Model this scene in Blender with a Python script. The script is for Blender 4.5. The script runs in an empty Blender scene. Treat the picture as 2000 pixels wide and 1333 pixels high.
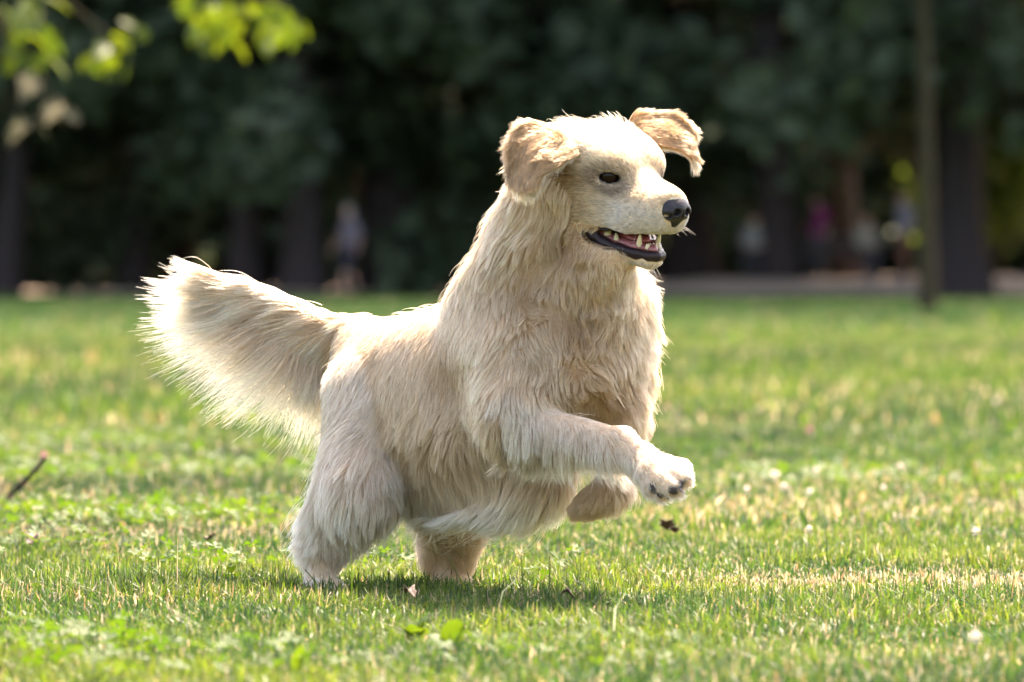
import bpy, math
import numpy as np
from mathutils import Vector, Matrix

rng = np.random.default_rng(7)
scene = bpy.context.scene
col = scene.collection
R = math.radians

# ------------------------------------------------------------------ camera, sky, sun, exposure
DIST, CAMZ = 8.5, 0.48          # camera distance to the dog and its height (photographer crouching)
PXM, HZ = 1300.0, 537.0         # photo pixels per metre at the dog, horizon row
cam_data = bpy.data.cameras.new('camera')
cam = bpy.data.objects.new('camera', cam_data)
col.objects.link(cam)
cam_data.sensor_width = 36.0
cam_data.lens = 36.0 * PXM * DIST / 2000.0
cam_data.clip_start, cam_data.clip_end = 0.1, 5000.0
cam.location = (0.0, -DIST, CAMZ)
cam.rotation_euler = (R(90) - math.atan((666.5 - HZ) / (PXM * DIST)), 0, 0)
cam_data.dof.use_dof = True
cam_data.dof.focus_distance = DIST - 0.10
cam_data.dof.aperture_fstop = 5.6
cam_data.dof.aperture_blades = 9
scene.camera = cam

SUN_EL, SUN_AZ = 59.0, 22.0     # behind the dog, a little to the right
world = bpy.data.worlds.new('World')
scene.world = world
world.use_nodes = True
wn, wl = world.node_tree.nodes, world.node_tree.links
sky = wn.new('ShaderNodeTexSky')
sky.sky_type = 'NISHITA'
sky.sun_disc = False
sky.sun_elevation = R(SUN_EL)
sky.sun_rotation = R(SUN_AZ)
sky.dust_density = 3.0
sky.ozone_density = 0.6
wl.new(sky.outputs[0], wn['Background'].inputs[0])
wn['Background'].inputs[1].default_value = 0.15
sun_data = bpy.data.lights.new('sun', 'SUN')
sun = bpy.data.objects.new('sun', sun_data)
col.objects.link(sun)
sun_data.energy = 5.0
sun_data.angle = R(0.6)
sun_data.color = (1.0, 0.93, 0.82)
to_sun = Vector((math.sin(R(SUN_AZ)) * math.cos(R(SUN_EL)), math.cos(R(SUN_AZ)) * math.cos(R(SUN_EL)), math.sin(R(SUN_EL))))
sun.rotation_euler = to_sun.to_track_quat('Z', 'Y').to_euler()
sun.location = (6, 16, 12)

vs = scene.view_settings
vs.view_transform, vs.look, vs.gamma, vs.use_curve_mapping = 'Standard', 'None', 1.0, False
vs.exposure = 2.45
vs.use_white_balance = True          # the photographer's warm white balance
vs.white_balance_temperature = 7650
vs.white_balance_tint = 15
cy = scene.cycles
cy.use_denoising = True
cy.max_bounces, cy.diffuse_bounces, cy.glossy_bounces = 7, 5, 2
cy.adaptive_threshold = 0.016
cy.transmission_bounces, cy.transparent_max_bounces = 4, 8
cy.caustics_reflective = cy.caustics_refractive = False
cy.sample_clamp_indirect = 6.0

# ------------------------------------------------------------------ small helpers
def P(px, py, y=0.0):
    """A point at depth y (metres behind the dog) that was measured at a place in the photograph."""
    s = (1 + y / DIST) / PXM
    return np.array([(px - 1000.0) * s, y, CAMZ - (py - HZ) * s])

def px_of(p):
    p = np.asarray(p, float)
    s = PXM / (1 + p[..., 1] / DIST)
    return 1000 + p[..., 0] * s, HZ + (CAMZ - p[..., 2]) * s

def unit(v):
    v = np.asarray(v, float)
    return v / np.maximum(np.linalg.norm(v, axis=-1, keepdims=True), 1e-9)

def sstep(a, b, x):
    t = np.clip((x - a) / (b - a), 0, 1)
    return t * t * (3 - 2 * t)

def vnoise(p, f, seed=0):
    """cheap smooth vector noise in -1..1 from summed sines"""
    r = np.random.default_rng(seed)
    out = np.zeros(p.shape[:-1] + (3,))
    for i in range(5):
        d = unit(r.normal(size=(3, 3))) * f * (0.6 + 0.35 * i)
        ph = r.uniform(0, 6.28, 3)
        out += np.sin(p @ d.T + ph) / (1 + 0.4 * i)
    return out / 2.4

def mesh_obj(name, verts, faces, mat=None, parent=None, smooth=True):
    me = bpy.data.meshes.new(name)
    verts = np.asarray(verts, np.float32)
    faces = np.asarray(faces, np.int32)
    n, k = faces.shape
    me.vertices.add(len(verts)); me.vertices.foreach_set('co', verts.ravel())
    me.loops.add(n * k); me.loops.foreach_set('vertex_index', faces.ravel())
    me.polygons.add(n)
    me.polygons.foreach_set('loop_start', np.arange(0, n * k, k, dtype=np.int32))
    me.update(calc_edges=True)
    if smooth:
        me.polygons.foreach_set('use_smooth', np.ones(n, bool))
    if mat is not None:
        me.materials.append(mat)
    o = bpy.data.objects.new(name, me)
    col.objects.link(o)
    if parent is not None:
        o.parent = parent
    return o

def set_attr(me, name, arr, domain='POINT'):
    arr = np.asarray(arr, np.float32)
    if arr.ndim == 1:
        a = me.attributes.new(name, 'FLOAT', domain); a.data.foreach_set('value', arr)
    else:
        if arr.shape[1] == 3:
            arr = np.concatenate([arr, np.ones((len(arr), 1), np.float32)], 1)
        a = me.attributes.new(name, 'FLOAT_COLOR', domain); a.data.foreach_set('color', np.ascontiguousarray(arr).ravel())

def tag(o, label=None, cat=None, group=None, kind=None):
    for k, v in (('label', label), ('category', cat), ('group', group), ('kind', kind)):
        if v:
            o[k] = v
    return o

def empty(name, loc=(0, 0, 0)):
    o = bpy.data.objects.new(name, None)
    o.empty_display_size = 0.1
    col.objects.link(o)
    o.location = loc
    return o

def adopt(o, parent):
    """parent a mesh whose vertices are in world space, keeping it in place"""
    o.parent = parent
    o.matrix_parent_inverse = Matrix.Translation(-Vector(parent.location))
    return o

class NT:
    """tiny node-tree builder"""
    def __init__(s, name):
        s.mat = bpy.data.materials.new(name); s.mat.use_nodes = True
        s.n, s.l = s.mat.node_tree.nodes, s.mat.node_tree.links
        s.n.clear(); s.out = s.n.new('ShaderNodeOutputMaterial')
    def add(s, typ, props=None, **ins):
        nd = s.n.new('ShaderNode' + typ)
        for k, v in (props or {}).items():
            setattr(nd, k, v)
        for k, v in ins.items():
            key = int(k[1:]) if k[0] == 'i' and k[1:].isdigit() else k.replace('_', ' ')
            sock = nd.inputs[key]
            if isinstance(v, bpy.types.NodeSocket):
                s.l.new(v, sock)
            else:
                sock.default_value = v
        return nd
    def surf(s, sock):
        s.l.new(sock, s.out.inputs['Surface']); return s.mat

def rgb(r, g, b):
    return (r, g, b, 1.0)

def simple_mat(name, c, rough=0.6, c2=None, scale=30.0, bump=0.0, spec=0.5, sub=0.0):
    t = NT(name)
    geo = t.add('TexCoord')
    nz = t.add('TexNoise', Vector=geo.outputs['Object'], Scale=scale, Detail=4.0)
    c2 = c2 or tuple(x * 0.7 for x in c)
    mx = t.add('MixRGB', Fac=nz.outputs[0], Color1=rgb(*c), Color2=rgb(*c2))
    b = t.add('BsdfPrincipled', Base_Color=mx.outputs[0], Roughness=rough, Specular_IOR_Level=spec)
    if sub:
        b.inputs['Subsurface Weight'].default_value = sub
        b.inputs['Subsurface Radius'].default_value = (0.01, 0.004, 0.002)
        b.inputs['Subsurface Scale'].default_value = 1.0
    if bump:
        bp = t.add('Bump', Strength=bump, Distance=0.002, Height=nz.outputs[0])
        t.l.new(bp.outputs[0], b.inputs['Normal'])
    return t.surf(b.outputs[0])

# ------------------------------------------------------------------ implicit surfaces -> mesh
class SDF:
    def __init__(s, lo, hi, h):
        s.lo, s.h = np.array(lo, float), h
        s.n = np.ceil((np.array(hi) - s.lo) / h).astype(int) + 1
        s.d = np.full(s.n, 0.2, np.float32)
    def _box(s, pts, pad):
        a = np.clip(((np.min(pts, 0) - pad - s.lo) / s.h).astype(int), 0, s.n)
        b = np.clip(((np.max(pts, 0) + pad - s.lo) / s.h).astype(int) + 2, 0, s.n)
        sl = tuple(slice(i, j) for i, j in zip(a, b))
        g = np.meshgrid(*[s.lo[k] + s.h * np.arange(a[k], b[k]) for k in range(3)], indexing='ij')
        return sl, np.stack(g, -1).astype(np.float32)
    def _mix(s, sl, di, k, sub=False):
        c = s.d[sl]
        if sub:
            hh = np.maximum(k - np.abs(c + di), 0) / k
            s.d[sl] = np.maximum(c, -di) + hh * hh * k / 4
        else:
            hh = np.maximum(k - np.abs(c - di), 0) / k
            s.d[sl] = np.minimum(c, di) - hh * hh * k / 4
    def cone(s, a, b, ra, rb, k=0.02, sub=False):
        a, b = np.asarray(a, np.float32), np.asarray(b, np.float32)
        sl, g = s._box(np.array([a, b]), max(ra, rb) + k + 0.06)
        ab = b - a
        t = np.clip(((g - a) @ ab) / max(float(ab @ ab), 1e-9), 0, 1)
        di = np.linalg.norm(g - a - t[..., None] * ab, axis=-1) - (ra + (rb - ra) * t)
        s._mix(sl, di, k, sub)
    def ell(s, c, rad, rot=None, k=0.02, sub=False):
        c, rad = np.asarray(c, np.float32), np.asarray(rad, np.float32)
        rot = np.eye(3, dtype=np.float32) if rot is None else np.asarray(rot, np.float32)
        sl, g = s._box(c[None], float(rad.max()) + k + 0.06)
        q = (g - c) @ rot
        k0 = np.linalg.norm(q / rad, axis=-1)
        k1 = np.linalg.norm(q / rad ** 2, axis=-1)
        s._mix(sl, k0 * (k0 - 1) / np.maximum(k1, 1e-6), k, sub)
    def sample(s, p, grad=False):
        f = (np.asarray(p) - s.lo) / s.h
        i = np.clip(np.floor(f).astype(int), 0, s.n - 2)
        w = np.clip(f - i, 0, 1)
        c = {}
        for x in (0, 1):
            for y in (0, 1):
                for z in (0, 1):
                    c[x, y, z] = s.d[i[..., 0] + x, i[..., 1] + y, i[..., 2] + z]
        wx, wy, wz = w[..., 0], w[..., 1], w[..., 2]
        c0 = (c[0,0,0]*(1-wx)+c[1,0,0]*wx)*(1-wy)+(c[0,1,0]*(1-wx)+c[1,1,0]*wx)*wy
        c1 = (c[0,0,1]*(1-wx)+c[1,0,1]*wx)*(1-wy)+(c[0,1,1]*(1-wx)+c[1,1,1]*wx)*wy
        v = c0*(1-wz)+c1*wz
        return v
    def normal(s, p):
        e = s.h
        g = [s.sample(p + np.eye(3)[k] * e) - s.sample(p - np.eye(3)[k] * e) for k in range(3)]
        return unit(np.stack(g, -1))
    def mesh(s):
        """naive surface nets"""
        d = s.d
        n = np.array(d.shape)
        corners = [(x, y, z) for x in (0, 1) for y in (0, 1) for z in (0, 1)]
        v = [d[x:n[0]-1+x, y:n[1]-1+y, z:n[2]-1+z] for x, y, z in corners]
        mn = np.minimum.reduce(v); mx = np.maximum.reduce(v)
        act = np.argwhere((mn < 0) & (mx >= 0))
        idx = np.full(n - 1, -1, np.int64)
        idx[tuple(act.T)] = np.arange(len(act))
        acc = np.zeros((len(act), 3)); cnt = np.zeros(len(act))
        val = np.stack([q[tuple(act.T)] for q in v], 1)
        for a in range(8):
            for b in range(a + 1, 8):
                ca, cb = np.array(corners[a]), np.array(corners[b])
                if np.abs(ca - cb).sum() != 1:
                    continue
                va, vb = val[:, a], val[:, b]
                m = (va < 0) != (vb < 0)
                t = np.where(m, va / np.where(m, va - vb, 1), 0)
                acc += np.where(m[:, None], ca + t[:, None] * (cb - ca), 0); cnt += m
        verts = s.lo + s.h * (act + acc / cnt[:, None])
        faces = []
        for ax in range(3):
            o = np.eye(3, dtype=int)[ax]
            u, w = np.eye(3, dtype=int)[(ax + 1) % 3], np.eye(3, dtype=int)[(ax + 2) % 3]
            a = d[tuple(slice(0, n[k] - o[k]) for k in range(3))]
            b = d[tuple(slice(o[k], n[k]) for k in range(3))]
            e = np.argwhere((a < 0) != (b < 0))
            e = e[(e[:, (ax+1) % 3] > 0) & (e[:, (ax+2) % 3] > 0) & (e[:, (ax+1) % 3] < n[(ax+1) % 3]-1) & (e[:, (ax+2) % 3] < n[(ax+2) % 3]-1)]
            inside = a[tuple(e.T)] < 0
            q = np.stack([idx[tuple((e - u - w).T)], idx[tuple((e - w).T)], idx[tuple(e.T)], idx[tuple((e - u).T)]], 1)
            q[~inside] = q[~inside][:, ::-1]
            faces.append(q)
        return verts, np.concatenate(faces)

def sample_surface(verts, faces, n, weight=None):
    """n random points on a quad mesh, optionally weighted per face"""
    a, b, c, d = (verts[faces[:, k]] for k in range(4))
    area = np.linalg.norm(np.cross(c - a, d - b), axis=1) / 2
    w = area if weight is None else area * weight
    f = rng.choice(len(faces), n, p=w / w.sum())
    u, v = rng.random((2, n, 1))
    return (a[f]*(1-u)+b[f]*u)*(1-v) + (d[f]*(1-u)+c[f]*u)*v, f
# ------------------------------------------------------------------ the setting: lawn, bank, wood
def ground_z(x, y):
    """flat lawn, with a low earth bank carrying a path at the edge of the wood"""
    y = np.asarray(y, float); x = np.asarray(x, float)
    edge = 101.5 + .8*np.sin(x*.21) + .5*np.sin(x*.53 + 1)
    hgt = .16 + .26*sstep(1.5, 4.5, x) + .05*np.sin(x*.8)
    return hgt*sstep(0, 2.4, y - edge)

xs = np.concatenate([-np.geomspace(1500, 45, 16), np.linspace(-40, 40, 41), np.geomspace(45, 1500, 16)])
ys = np.concatenate([[-60, -30, -15], np.linspace(-10, 90, 26), np.linspace(94, 110, 33), np.linspace(114, 170, 12), np.geomspace(200, 2600, 12)])
GX, GY = np.meshgrid(xs, ys)
gv = np.stack([GX, GY, ground_z(GX, GY)], -1).reshape(-1, 3)
nx = len(xs)
gf = [(j*nx+i, j*nx+i+1, (j+1)*nx+i+1, (j+1)*nx+i) for j in range(len(ys)-1) for i in range(nx-1)]
t = NT('lawn_soil')
tc = t.add('TexCoord')
n1 = t.add('TexNoise', Vector=tc.outputs['Object'], Scale=.55, Detail=6.0, Roughness=.6)
n2 = t.add('TexNoise', Vector=tc.outputs['Object'], Scale=28.0, Detail=5.0, Roughness=.7)
rmp = t.add('ValToRGB', Fac=n1.outputs[0])
rmp.color_ramp.elements[0].position, rmp.color_ramp.elements[0].color = .35, rgb(.028, .060, .012)
rmp.color_ramp.elements[1].position, rmp.color_ramp.elements[1].color = .68, rgb(.050, .074, .018)
soil = t.add('MixRGB', Fac=n2.outputs[0], Color1=rgb(.055, .040, .022), Color2=rmp.outputs[0])
far = t.add('MixRGB', Color1=soil.outputs[0], Color2=rmp.outputs[0])
sep = t.add('SeparateXYZ', Vector=tc.outputs['Object'])
mr = t.add('MapRange', Value=sep.outputs[1]); mr.inputs[1].default_value = 6; mr.inputs[2].default_value = 40
t.l.new(mr.outputs[0], far.inputs[0])
n3 = t.add('TexNoise', Vector=tc.outputs['Object'], Scale=.9, Detail=5.0)
zr = t.add('MapRange', Value=sep.outputs[2]); zr.inputs[1].default_value = .04; zr.inputs[2].default_value = .16
mth = t.add('Math', {'operation': 'MULTIPLY_ADD'}, i0=n3.outputs[0], i1=.8, i2=zr.outputs[0])
cl = t.add('MapRange', Value=mth.outputs[0]); cl.inputs[1].default_value = .75; cl.inputs[2].default_value = 1.05
dirt = t.add('MixRGB', Fac=n2.outputs[0], Color1=rgb(.50, .37, .28), Color2=rgb(.34, .25, .19))
fin = t.add('MixRGB', Fac=cl.outputs[0], Color1=far.outputs[0], Color2=dirt.outputs[0])
bp = t.add('Bump', Strength=.6, Distance=.02, Height=n2.outputs[0])
bs = t.add('BsdfPrincipled', Base_Color=fin.outputs[0], Roughness=.95, Specular_IOR_Level=.1, Normal=bp.outputs[0])
ground_mat = t.surf(bs.outputs[0])
tag(mesh_obj('ground', gv, gf, ground_mat), kind='structure')

# ---- wood: leaf material and trees
def leaf_mat(name, c1, c2, transl=.35, rough=.5):
    t = NT(name)
    at = t.add('Attribute', {'attribute_name': 'tone'})
    mx = t.add('MixRGB', Fac=at.outputs['Fac'], Color1=rgb(*c1), Color2=rgb(*c2))
    d = t.add('BsdfPrincipled', Base_Color=mx.outputs[0], Roughness=rough, Specular_IOR_Level=.15)
    hsv = t.add('HueSaturation', Hue=.485, Saturation=1.1, Value=1.5, Color=mx.outputs[0])
    tr = t.add('BsdfTranslucent', Color=hsv.outputs[0])
    ms = t.add('MixShader', Fac=transl)
    t.l.new(d.outputs[0], ms.inputs[1]); t.l.new(tr.outputs[0], ms.inputs[2])
    return t.surf(ms.outputs[0])
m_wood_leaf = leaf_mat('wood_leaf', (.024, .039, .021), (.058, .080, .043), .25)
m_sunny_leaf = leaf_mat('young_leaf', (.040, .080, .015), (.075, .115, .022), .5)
m_bark = simple_mat('bark', (.050, .038, .036), .9, (.022, .017, .018), 9, 1.0, .1)
m_bark2 = simple_mat('bark_mossy', (.020, .015, .009), .9, (.055, .045, .026), 9, 1.0, .1)

def leaf_cloud(c, size, r, droop=.4):
    """leaf sprays: bent quads of random attitude round points c; returns verts, faces, tone"""
    n = len(c)
    a = unit(r.normal(size=(n, 3)) * [1, 1, .55] + [0, 0, -droop])
    b = unit(np.cross(a, unit(r.normal(size=(n, 3)) + [0, 0, .8])))
    s = (size * r.uniform(.55, 1.3, n))[:, None]
    nn = np.cross(a, b)
    v = np.stack([c - a*s*.5, c + b*s*.30 + nn*s*.06, c + a*s*.5 - nn*s*.10, c - b*s*.30 + nn*s*.06], 1)
    return v.reshape(-1, 3), np.arange(4*n).reshape(-1, 4), np.repeat(r.random(n), 4)

def tube(path, rad, sides=8):
    path = np.asarray(path, float); n = len(path)
    d = unit(np.gradient(path, axis=0))
    ref = np.array([.3, .95, .1]); s1 = unit(np.cross(d, ref)); s2 = np.cross(d, s1)
    an = np.arange(sides)*2*np.pi/sides
    rad = np.broadcast_to(rad, (n,))
    v = path[:, None] + (s1[:, None]*np.cos(an)[None, :, None] + s2[:, None]*np.sin(an)[None, :, None])*rad[:, None, None]
    f = [(j*sides+i, j*sides+(i+1) % sides, (j+1)*sides+(i+1) % sides, (j+1)*sides+i) for j in range(n-1) for i in range(sides)]
    return v.reshape(-1, 3), np.array(f)

def join(parts):
    vs_, fs_, o = [], [], 0
    for v, f in parts:
        vs_.append(v); fs_.append(np.asarray(f)+o); o += len(v)
    return np.concatenate(vs_), np.concatenate(fs_)

def tree_meshes(seed, height, crown_r, low, trunk_r, nleaf, leaf_size, lean=.0):
    """trunk with limbs, and a crown of leaf sprays gathered round the limb ends"""
    r = np.random.default_rng(seed)
    zz = np.linspace(-.5, height*.85, 14)
    tx = lean*zz + .12*np.sin(zz*.7 + r.random()*6)
    ty = .12*np.sin(zz*.55 + r.random()*6)
    path = np.stack([tx, ty, zz], 1)
    flare = 1 + .7*np.exp(-np.maximum(zz, 0)*2.2)
    parts = [tube(path, trunk_r*flare*(1-.8*np.clip(zz/height, 0, 1)), 10)]
    cl = []
    nb = 16
    for i in range(nb):
        z0 = low*1.05 + (height*.8-low)*(i/nb)**1.1
        base = np.array([np.interp(z0, zz, tx), np.interp(z0, zz, ty), z0])
        an = i*2.4 + r.random()*.6
        L = crown_r*(1 - .55*(i/nb)**1.6)*r.uniform(.8, 1.1)
        s = np.linspace(0, 1, 7)
        rise = r.uniform(.05, .45)
        bp_ = base + np.stack([np.cos(an)*L*s, np.sin(an)*L*s, L*(rise*s - .42*s**2)], 1)
        parts.append(tube(bp_, trunk_r*.33*(1-.85*s), 5))
        for q in (.4, .6, .8, 1.0):
            c0 = base + np.array([np.cos(an)*L*q, np.sin(an)*L*q, L*(rise*q - .42*q*q)])
            cl.append((c0, .22*crown_r*r.uniform(.8, 1.25)))
    top = np.array([np.interp(height, zz, tx), np.interp(height, zz, ty), height])
    cl += [(top*[1, 1, .9], .3*crown_r), (top*[1, 1, .8] + [.3, .2, 0], .35*crown_r)]
    w = np.array([c[1]**2 for c in cl]); k = r.choice(len(cl), nleaf, p=w/w.sum())
    q = unit(r.normal(size=(nleaf, 3)))*(r.random((nleaf, 1))**.45)
    c = np.array([c[0] for c in cl])[k] + q*np.array([c[1] for c in cl])[k][:, None]*[1, 1, .75]
    c[:, 2] -= .35*crown_r*.3*r.random(nleaf)**3
    lv, lf, tone = leaf_cloud(c, leaf_size, r)
    return join(parts), (lv, lf, tone)

KINDS = {}
def tree(name, kind, x, y, label, group=None, rot=0.0, s=1.0, leaf=None, bark=None):
    """a tree made of a shared trunk mesh and a shared crown mesh"""
    if kind[0] not in KINDS:
        (tv_, tf_), (lv, lf, tone) = tree_meshes(*kind[1])
        a = mesh_obj('trunk', tv_, tf_, bark or m_bark)
        b_ = mesh_obj('crown', lv, lf, leaf or m_wood_leaf, smooth=False)
        set_attr(b_.data, 'tone', tone)
        KINDS[kind[0]] = (a.data, b_.data)
        bpy.data.objects.remove(a); bpy.data.objects.remove(b_)
    root = empty(name, (x, y, float(ground_z(x, y))))
    root.rotation_euler.z = rot
    root.scale = (s, s, s)
    tag(root, label, 'tree', group)
    for nm, me in zip(('trunk', 'crown'), KINDS[kind[0]]):
        o = bpy.data.objects.new(nm, me); col.objects.link(o); o.parent = root
    return root
OAK = ('oak', (1, 21, 5.6, 2.9, .42, 6200, .60))
ELM = ('elm', (2, 23, 5.4, 3.2, .34, 6200, .60))
LIME = ('lime', (3, 19, 5.0, 2.2, .27, 6000, .58))
ASH = ('ash', (4, 22, 5.0, 3.6, .30, 5800, .58, .03))
SLIM = ('slim', (5, 12, 2.6, 5.6, .095, 2200, .36, .0))
DX = lambda p, y: (p - 1000)/PXM*(1 + y/DIST)
TREES = [  # kind, photo column, distance behind the dog, turn, size, label
 (ASH, 10, 104, .3, 1.0, 'dark tree at the far left edge of the wood'),
 (LIME, 268, 106, 1.1, 1.0, 'slender dark tree at the wood edge above the tail tip'),
 (LIME, 366, 110, 2.9, .95, 'thin shaded tree above the upswept hair of the tail'),
 (ELM, 482, 104, 4.0, .95, 'dark tree just left of the trunk nearest the walker'),
 (OAK, 586, 103, 2.2, .9, 'thick dark trunk just left of the bare-legged walker'),
 (OAK, 770, 106, .8, 1.35, 'broad shaded tree just right of the bare-legged walker'),
 (ELM, 905, 111, 5.0, 1.0, 'shaded tree right behind the nape of the dog'),
 (LIME, 1120, 107, 3.6, 1.0, 'dark tree hidden in part by the dog\'s head'),
 (OAK, 1345, 108, 1.7, 1.1, 'dark tree straight behind the dog\'s nose'),
 (ELM, 1510, 105, .2, 1.1, 'dark trunk beside the leftmost bench sitter'),
 (ASH, 1650, 112, 2.6, 1.0, 'shaded tree behind the two bench sitters'),
 (OAK, 1880, 103, 5.4, 1.15, 'thick purple-dark trunk right of the thin lone tree'),
 (ASH, 2140, 107, 4.4, 1.0, 'dark tree beyond the right edge of the picture'),
 (ELM, -190, 107, 1.4, 1.0, 'dark tree beyond the left edge of the picture'),
]
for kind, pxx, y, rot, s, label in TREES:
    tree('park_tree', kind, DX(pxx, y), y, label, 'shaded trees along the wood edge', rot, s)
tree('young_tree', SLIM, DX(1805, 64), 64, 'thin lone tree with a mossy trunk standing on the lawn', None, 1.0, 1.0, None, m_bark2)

# sunlit shrubs that show through the gap on the right
def shrub(name, x, y, h, r_, n, label, mat, seed, size=.28):
    rr = np.random.default_rng(seed)
    root = empty(name, (x, y, float(ground_z(x, y))))
    tag(root, label, 'shrub')
    parts = []
    cs = []
    for i in range(7):
        an = i*2.4; s = np.linspace(0, 1, 6)
        p = np.stack([np.cos(an)*r_*.7*s, np.sin(an)*r_*.7*s, h*(s - .1*s*s)], 1)
        parts.append(tube(p, .035*(1-.8*s), 5))
        cs += [p[2], p[3], p[4], p[5]]
    cs = np.array(cs)
    c = cs[rr.integers(0, len(cs), n)] + rr.normal(0, r_*.26, (n, 3))
    c[:, 2] = np.maximum(c[:, 2], .1)
    v, f = join(parts)
    mesh_obj('stem', v, f, m_bark2, root)
    lv, lf, tone = leaf_cloud(c, size, rr)
    o = mesh_obj('foliage', lv, lf, mat, root, smooth=False)
    set_attr(o.data, 'tone', tone)
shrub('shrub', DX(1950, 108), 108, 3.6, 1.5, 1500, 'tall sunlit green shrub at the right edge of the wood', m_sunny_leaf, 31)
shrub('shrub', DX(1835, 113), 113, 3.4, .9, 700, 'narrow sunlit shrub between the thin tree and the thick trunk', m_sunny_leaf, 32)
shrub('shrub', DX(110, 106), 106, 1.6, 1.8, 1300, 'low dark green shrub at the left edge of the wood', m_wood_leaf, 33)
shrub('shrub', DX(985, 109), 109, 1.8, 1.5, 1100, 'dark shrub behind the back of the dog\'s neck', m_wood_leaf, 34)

# the wood beyond reads as one mass
rw = np.random.default_rng(40)
nw = 46000
c = np.stack([rw.uniform(-42, 46, nw), rw.uniform(124, 148, nw), .3 + 17*rw.random(nw)**1.15], 1)
gap = np.abs(c[:, 0] - (DX(1935, 108) + .364*(c[:, 1]-108))) < 2.2                # the gap the sun comes through
c = c[~(gap & (c[:, 1] < 140))]
no = 16000                                                       # it goes on, seen less closely, to both sides
co = np.stack([np.where(rw.random(no) < .5, -1, 1)*rw.uniform(43, 95, no) + 2, rw.uniform(106, 140, no), .3 + 17*rw.random(no)**1.15], 1)
c = np.concatenate([c, co])
c += vnoise(c, .35, 41)*[1.2, 1.2, 1.0]
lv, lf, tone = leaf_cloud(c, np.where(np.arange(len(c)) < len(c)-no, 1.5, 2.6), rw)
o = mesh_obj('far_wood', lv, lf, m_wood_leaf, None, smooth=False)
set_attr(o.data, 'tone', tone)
tag(o, 'dense dark mass of the wood behind the trees', 'wood', kind='stuff')
# ------------------------------------------------------------------ the dog: body
PHI, PITCH, ROLL, HS = R(48), R(13), R(3), 1.10
def head_axes():
    f = np.array([math.cos(PHI)*math.cos(PITCH), -math.sin(PHI)*math.cos(PITCH), -math.sin(PITCH)])
    l = np.array([math.sin(PHI), math.cos(PHI), 0.0])
    u = np.cross(f, l)
    l2 = l*math.cos(ROLL) + u*math.sin(ROLL)
    u2 = np.cross(f, l2)
    return np.stack([f, l2, u2], 1)
HR = head_axes()
EYE_L = np.array([0.064, 0.037, 0.016])
H0 = P(1193, 343, -0.31) - HR @ (EYE_L * [1, -1, 1] * HS)
def hl(x, y, z):
    return H0 + HR @ (np.array([x, y, z]) * HS)
def jl(x, y, z):                 # the lower jaw, closed a little
    return hl(x, y, z + .0150)
def to_head(p):
    return ((np.asarray(p) - H0) @ HR) / HS

YAW = R(42)
HEAD_DIR = np.array([math.cos(YAW), -math.sin(YAW), 0])     # where the body heads
px = 1 / PXM

sdf = SDF((-0.62, -0.60, -0.04), (0.40, 0.48, 0.80), 0.0045)
SEG = []      # (region, a, b, ra, rb)
def seg(region, a, b, ra, rb, k=30):
    a, b = P(*a), P(*b)
    sdf.cone(a, b, ra*px, rb*px, k*px)
    SEG.append((region, a, b, ra*px, rb*px))
# trunk
seg('torso', (740,712,.15), (880,728,.01), 90, 122, 40)
seg('torso', (880,742,.02), (1045,735,-.14), 122, 124, 60)
seg('torso', (1045,735,-.14), (1105,690,-.19), 118, 105, 60)
seg('torso', (825,875,.06), (1015,895,-.10), 94, 98, 60)
seg('torso', (860,800,-.01), (960,820,-.10), 100, 104, 60)
seg('torso', (1172,715,-.08), (1165,600,-.16), 96, 98, 60)       # far shoulder
seg('torso', (1000,690,-.21), (1010,800,-.25), 78, 70, 60)       # near shoulder
seg('torso', (1120,725,-.22), (1185,790,-.19), 92, 66, 50)       # breastbone
seg('neck', (1000,630,-.12), (1090,390,-.21), 128, 88, 70)
seg('neck', (1130,650,-.18), (1178,500,-.28), 108, 56, 60)
# hind legs
seg('hind', (722,770,.07), (708,950,-.01), 84, 70, 50)
seg('hind', (704,950,-.01), (634,1075,.05), 66, 38, 30)
seg('hind', (628,1075,.06), (622,1142,.03), 30, 23, 20)
seg('hind', (622,1146,.03), (648,1150,-.02), 24, 19, 14)
seg('hindfar', (810,800,.20), (880,985,.10), 84, 62, 40)
seg('hindfar', (880,985,.10), (862,1085,.17), 56, 34, 30)
seg('hindfar', (862,1085,.17), (880,1138,.14), 32, 23, 20)
seg('hindfar', (905,1020,.10), (898,1100,.13), 44, 26, 30)
seg('hindfar', (880,1140,.14), (905,1144,.09), 23, 18, 14)
# front legs
seg('fore', (1005,790,-.265), (1042,838,-.285), 50, 42, 40)
seg('fore', (1042,836,-.285), (1208,868,-.385), 40, 25, 20)
seg('fore', (1208,868,-.385), (1282,920,-.44), 25, 29, 20)
seg('forefar', (1190,740,-.10), (1232,830,-.14), 62, 33, 30)
seg('forefar', (1232,830,-.14), (1200,945,-.20), 33, 24, 20)
seg('forefar', (1200,948,-.20), (1152,985,-.19), 27, 25, 12)
for dx, dy, dz in ((0,0,0), (-14,10,.012), (-26,9,.02)):
    seg('forefar', (1150,985,-.19), (1136+dx*0.4,988+dy,-.19+dz), 17, 12, 10)
# near front paw: four toes spread, seen from below
TOES = [((1298,912,-0.435), (1330,914,-0.460), 19, 15), ((1298,926,-0.460), (1333,933,-0.485), 19, 16),
        ((1290,938,-0.470), (1318,953,-0.492), 19, 16), ((1276,946,-0.460), (1292,961,-0.476), 18, 15)]
for a, b, ra, rb in TOES:
    seg('fore', (1275,922,-.445), a, 24, ra, 10)
    seg('fore', a, b, ra, rb, 7)
# tail bone
seg('tail', (705,665,.17), (622,640,.19), 38, 24, 40)
seg('tail', (622,636,.19), (490,572,.20), 22, 12, 16)
seg('tail', (490,572,.20), (432,552,.19), 12, 6, 10)
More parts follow.
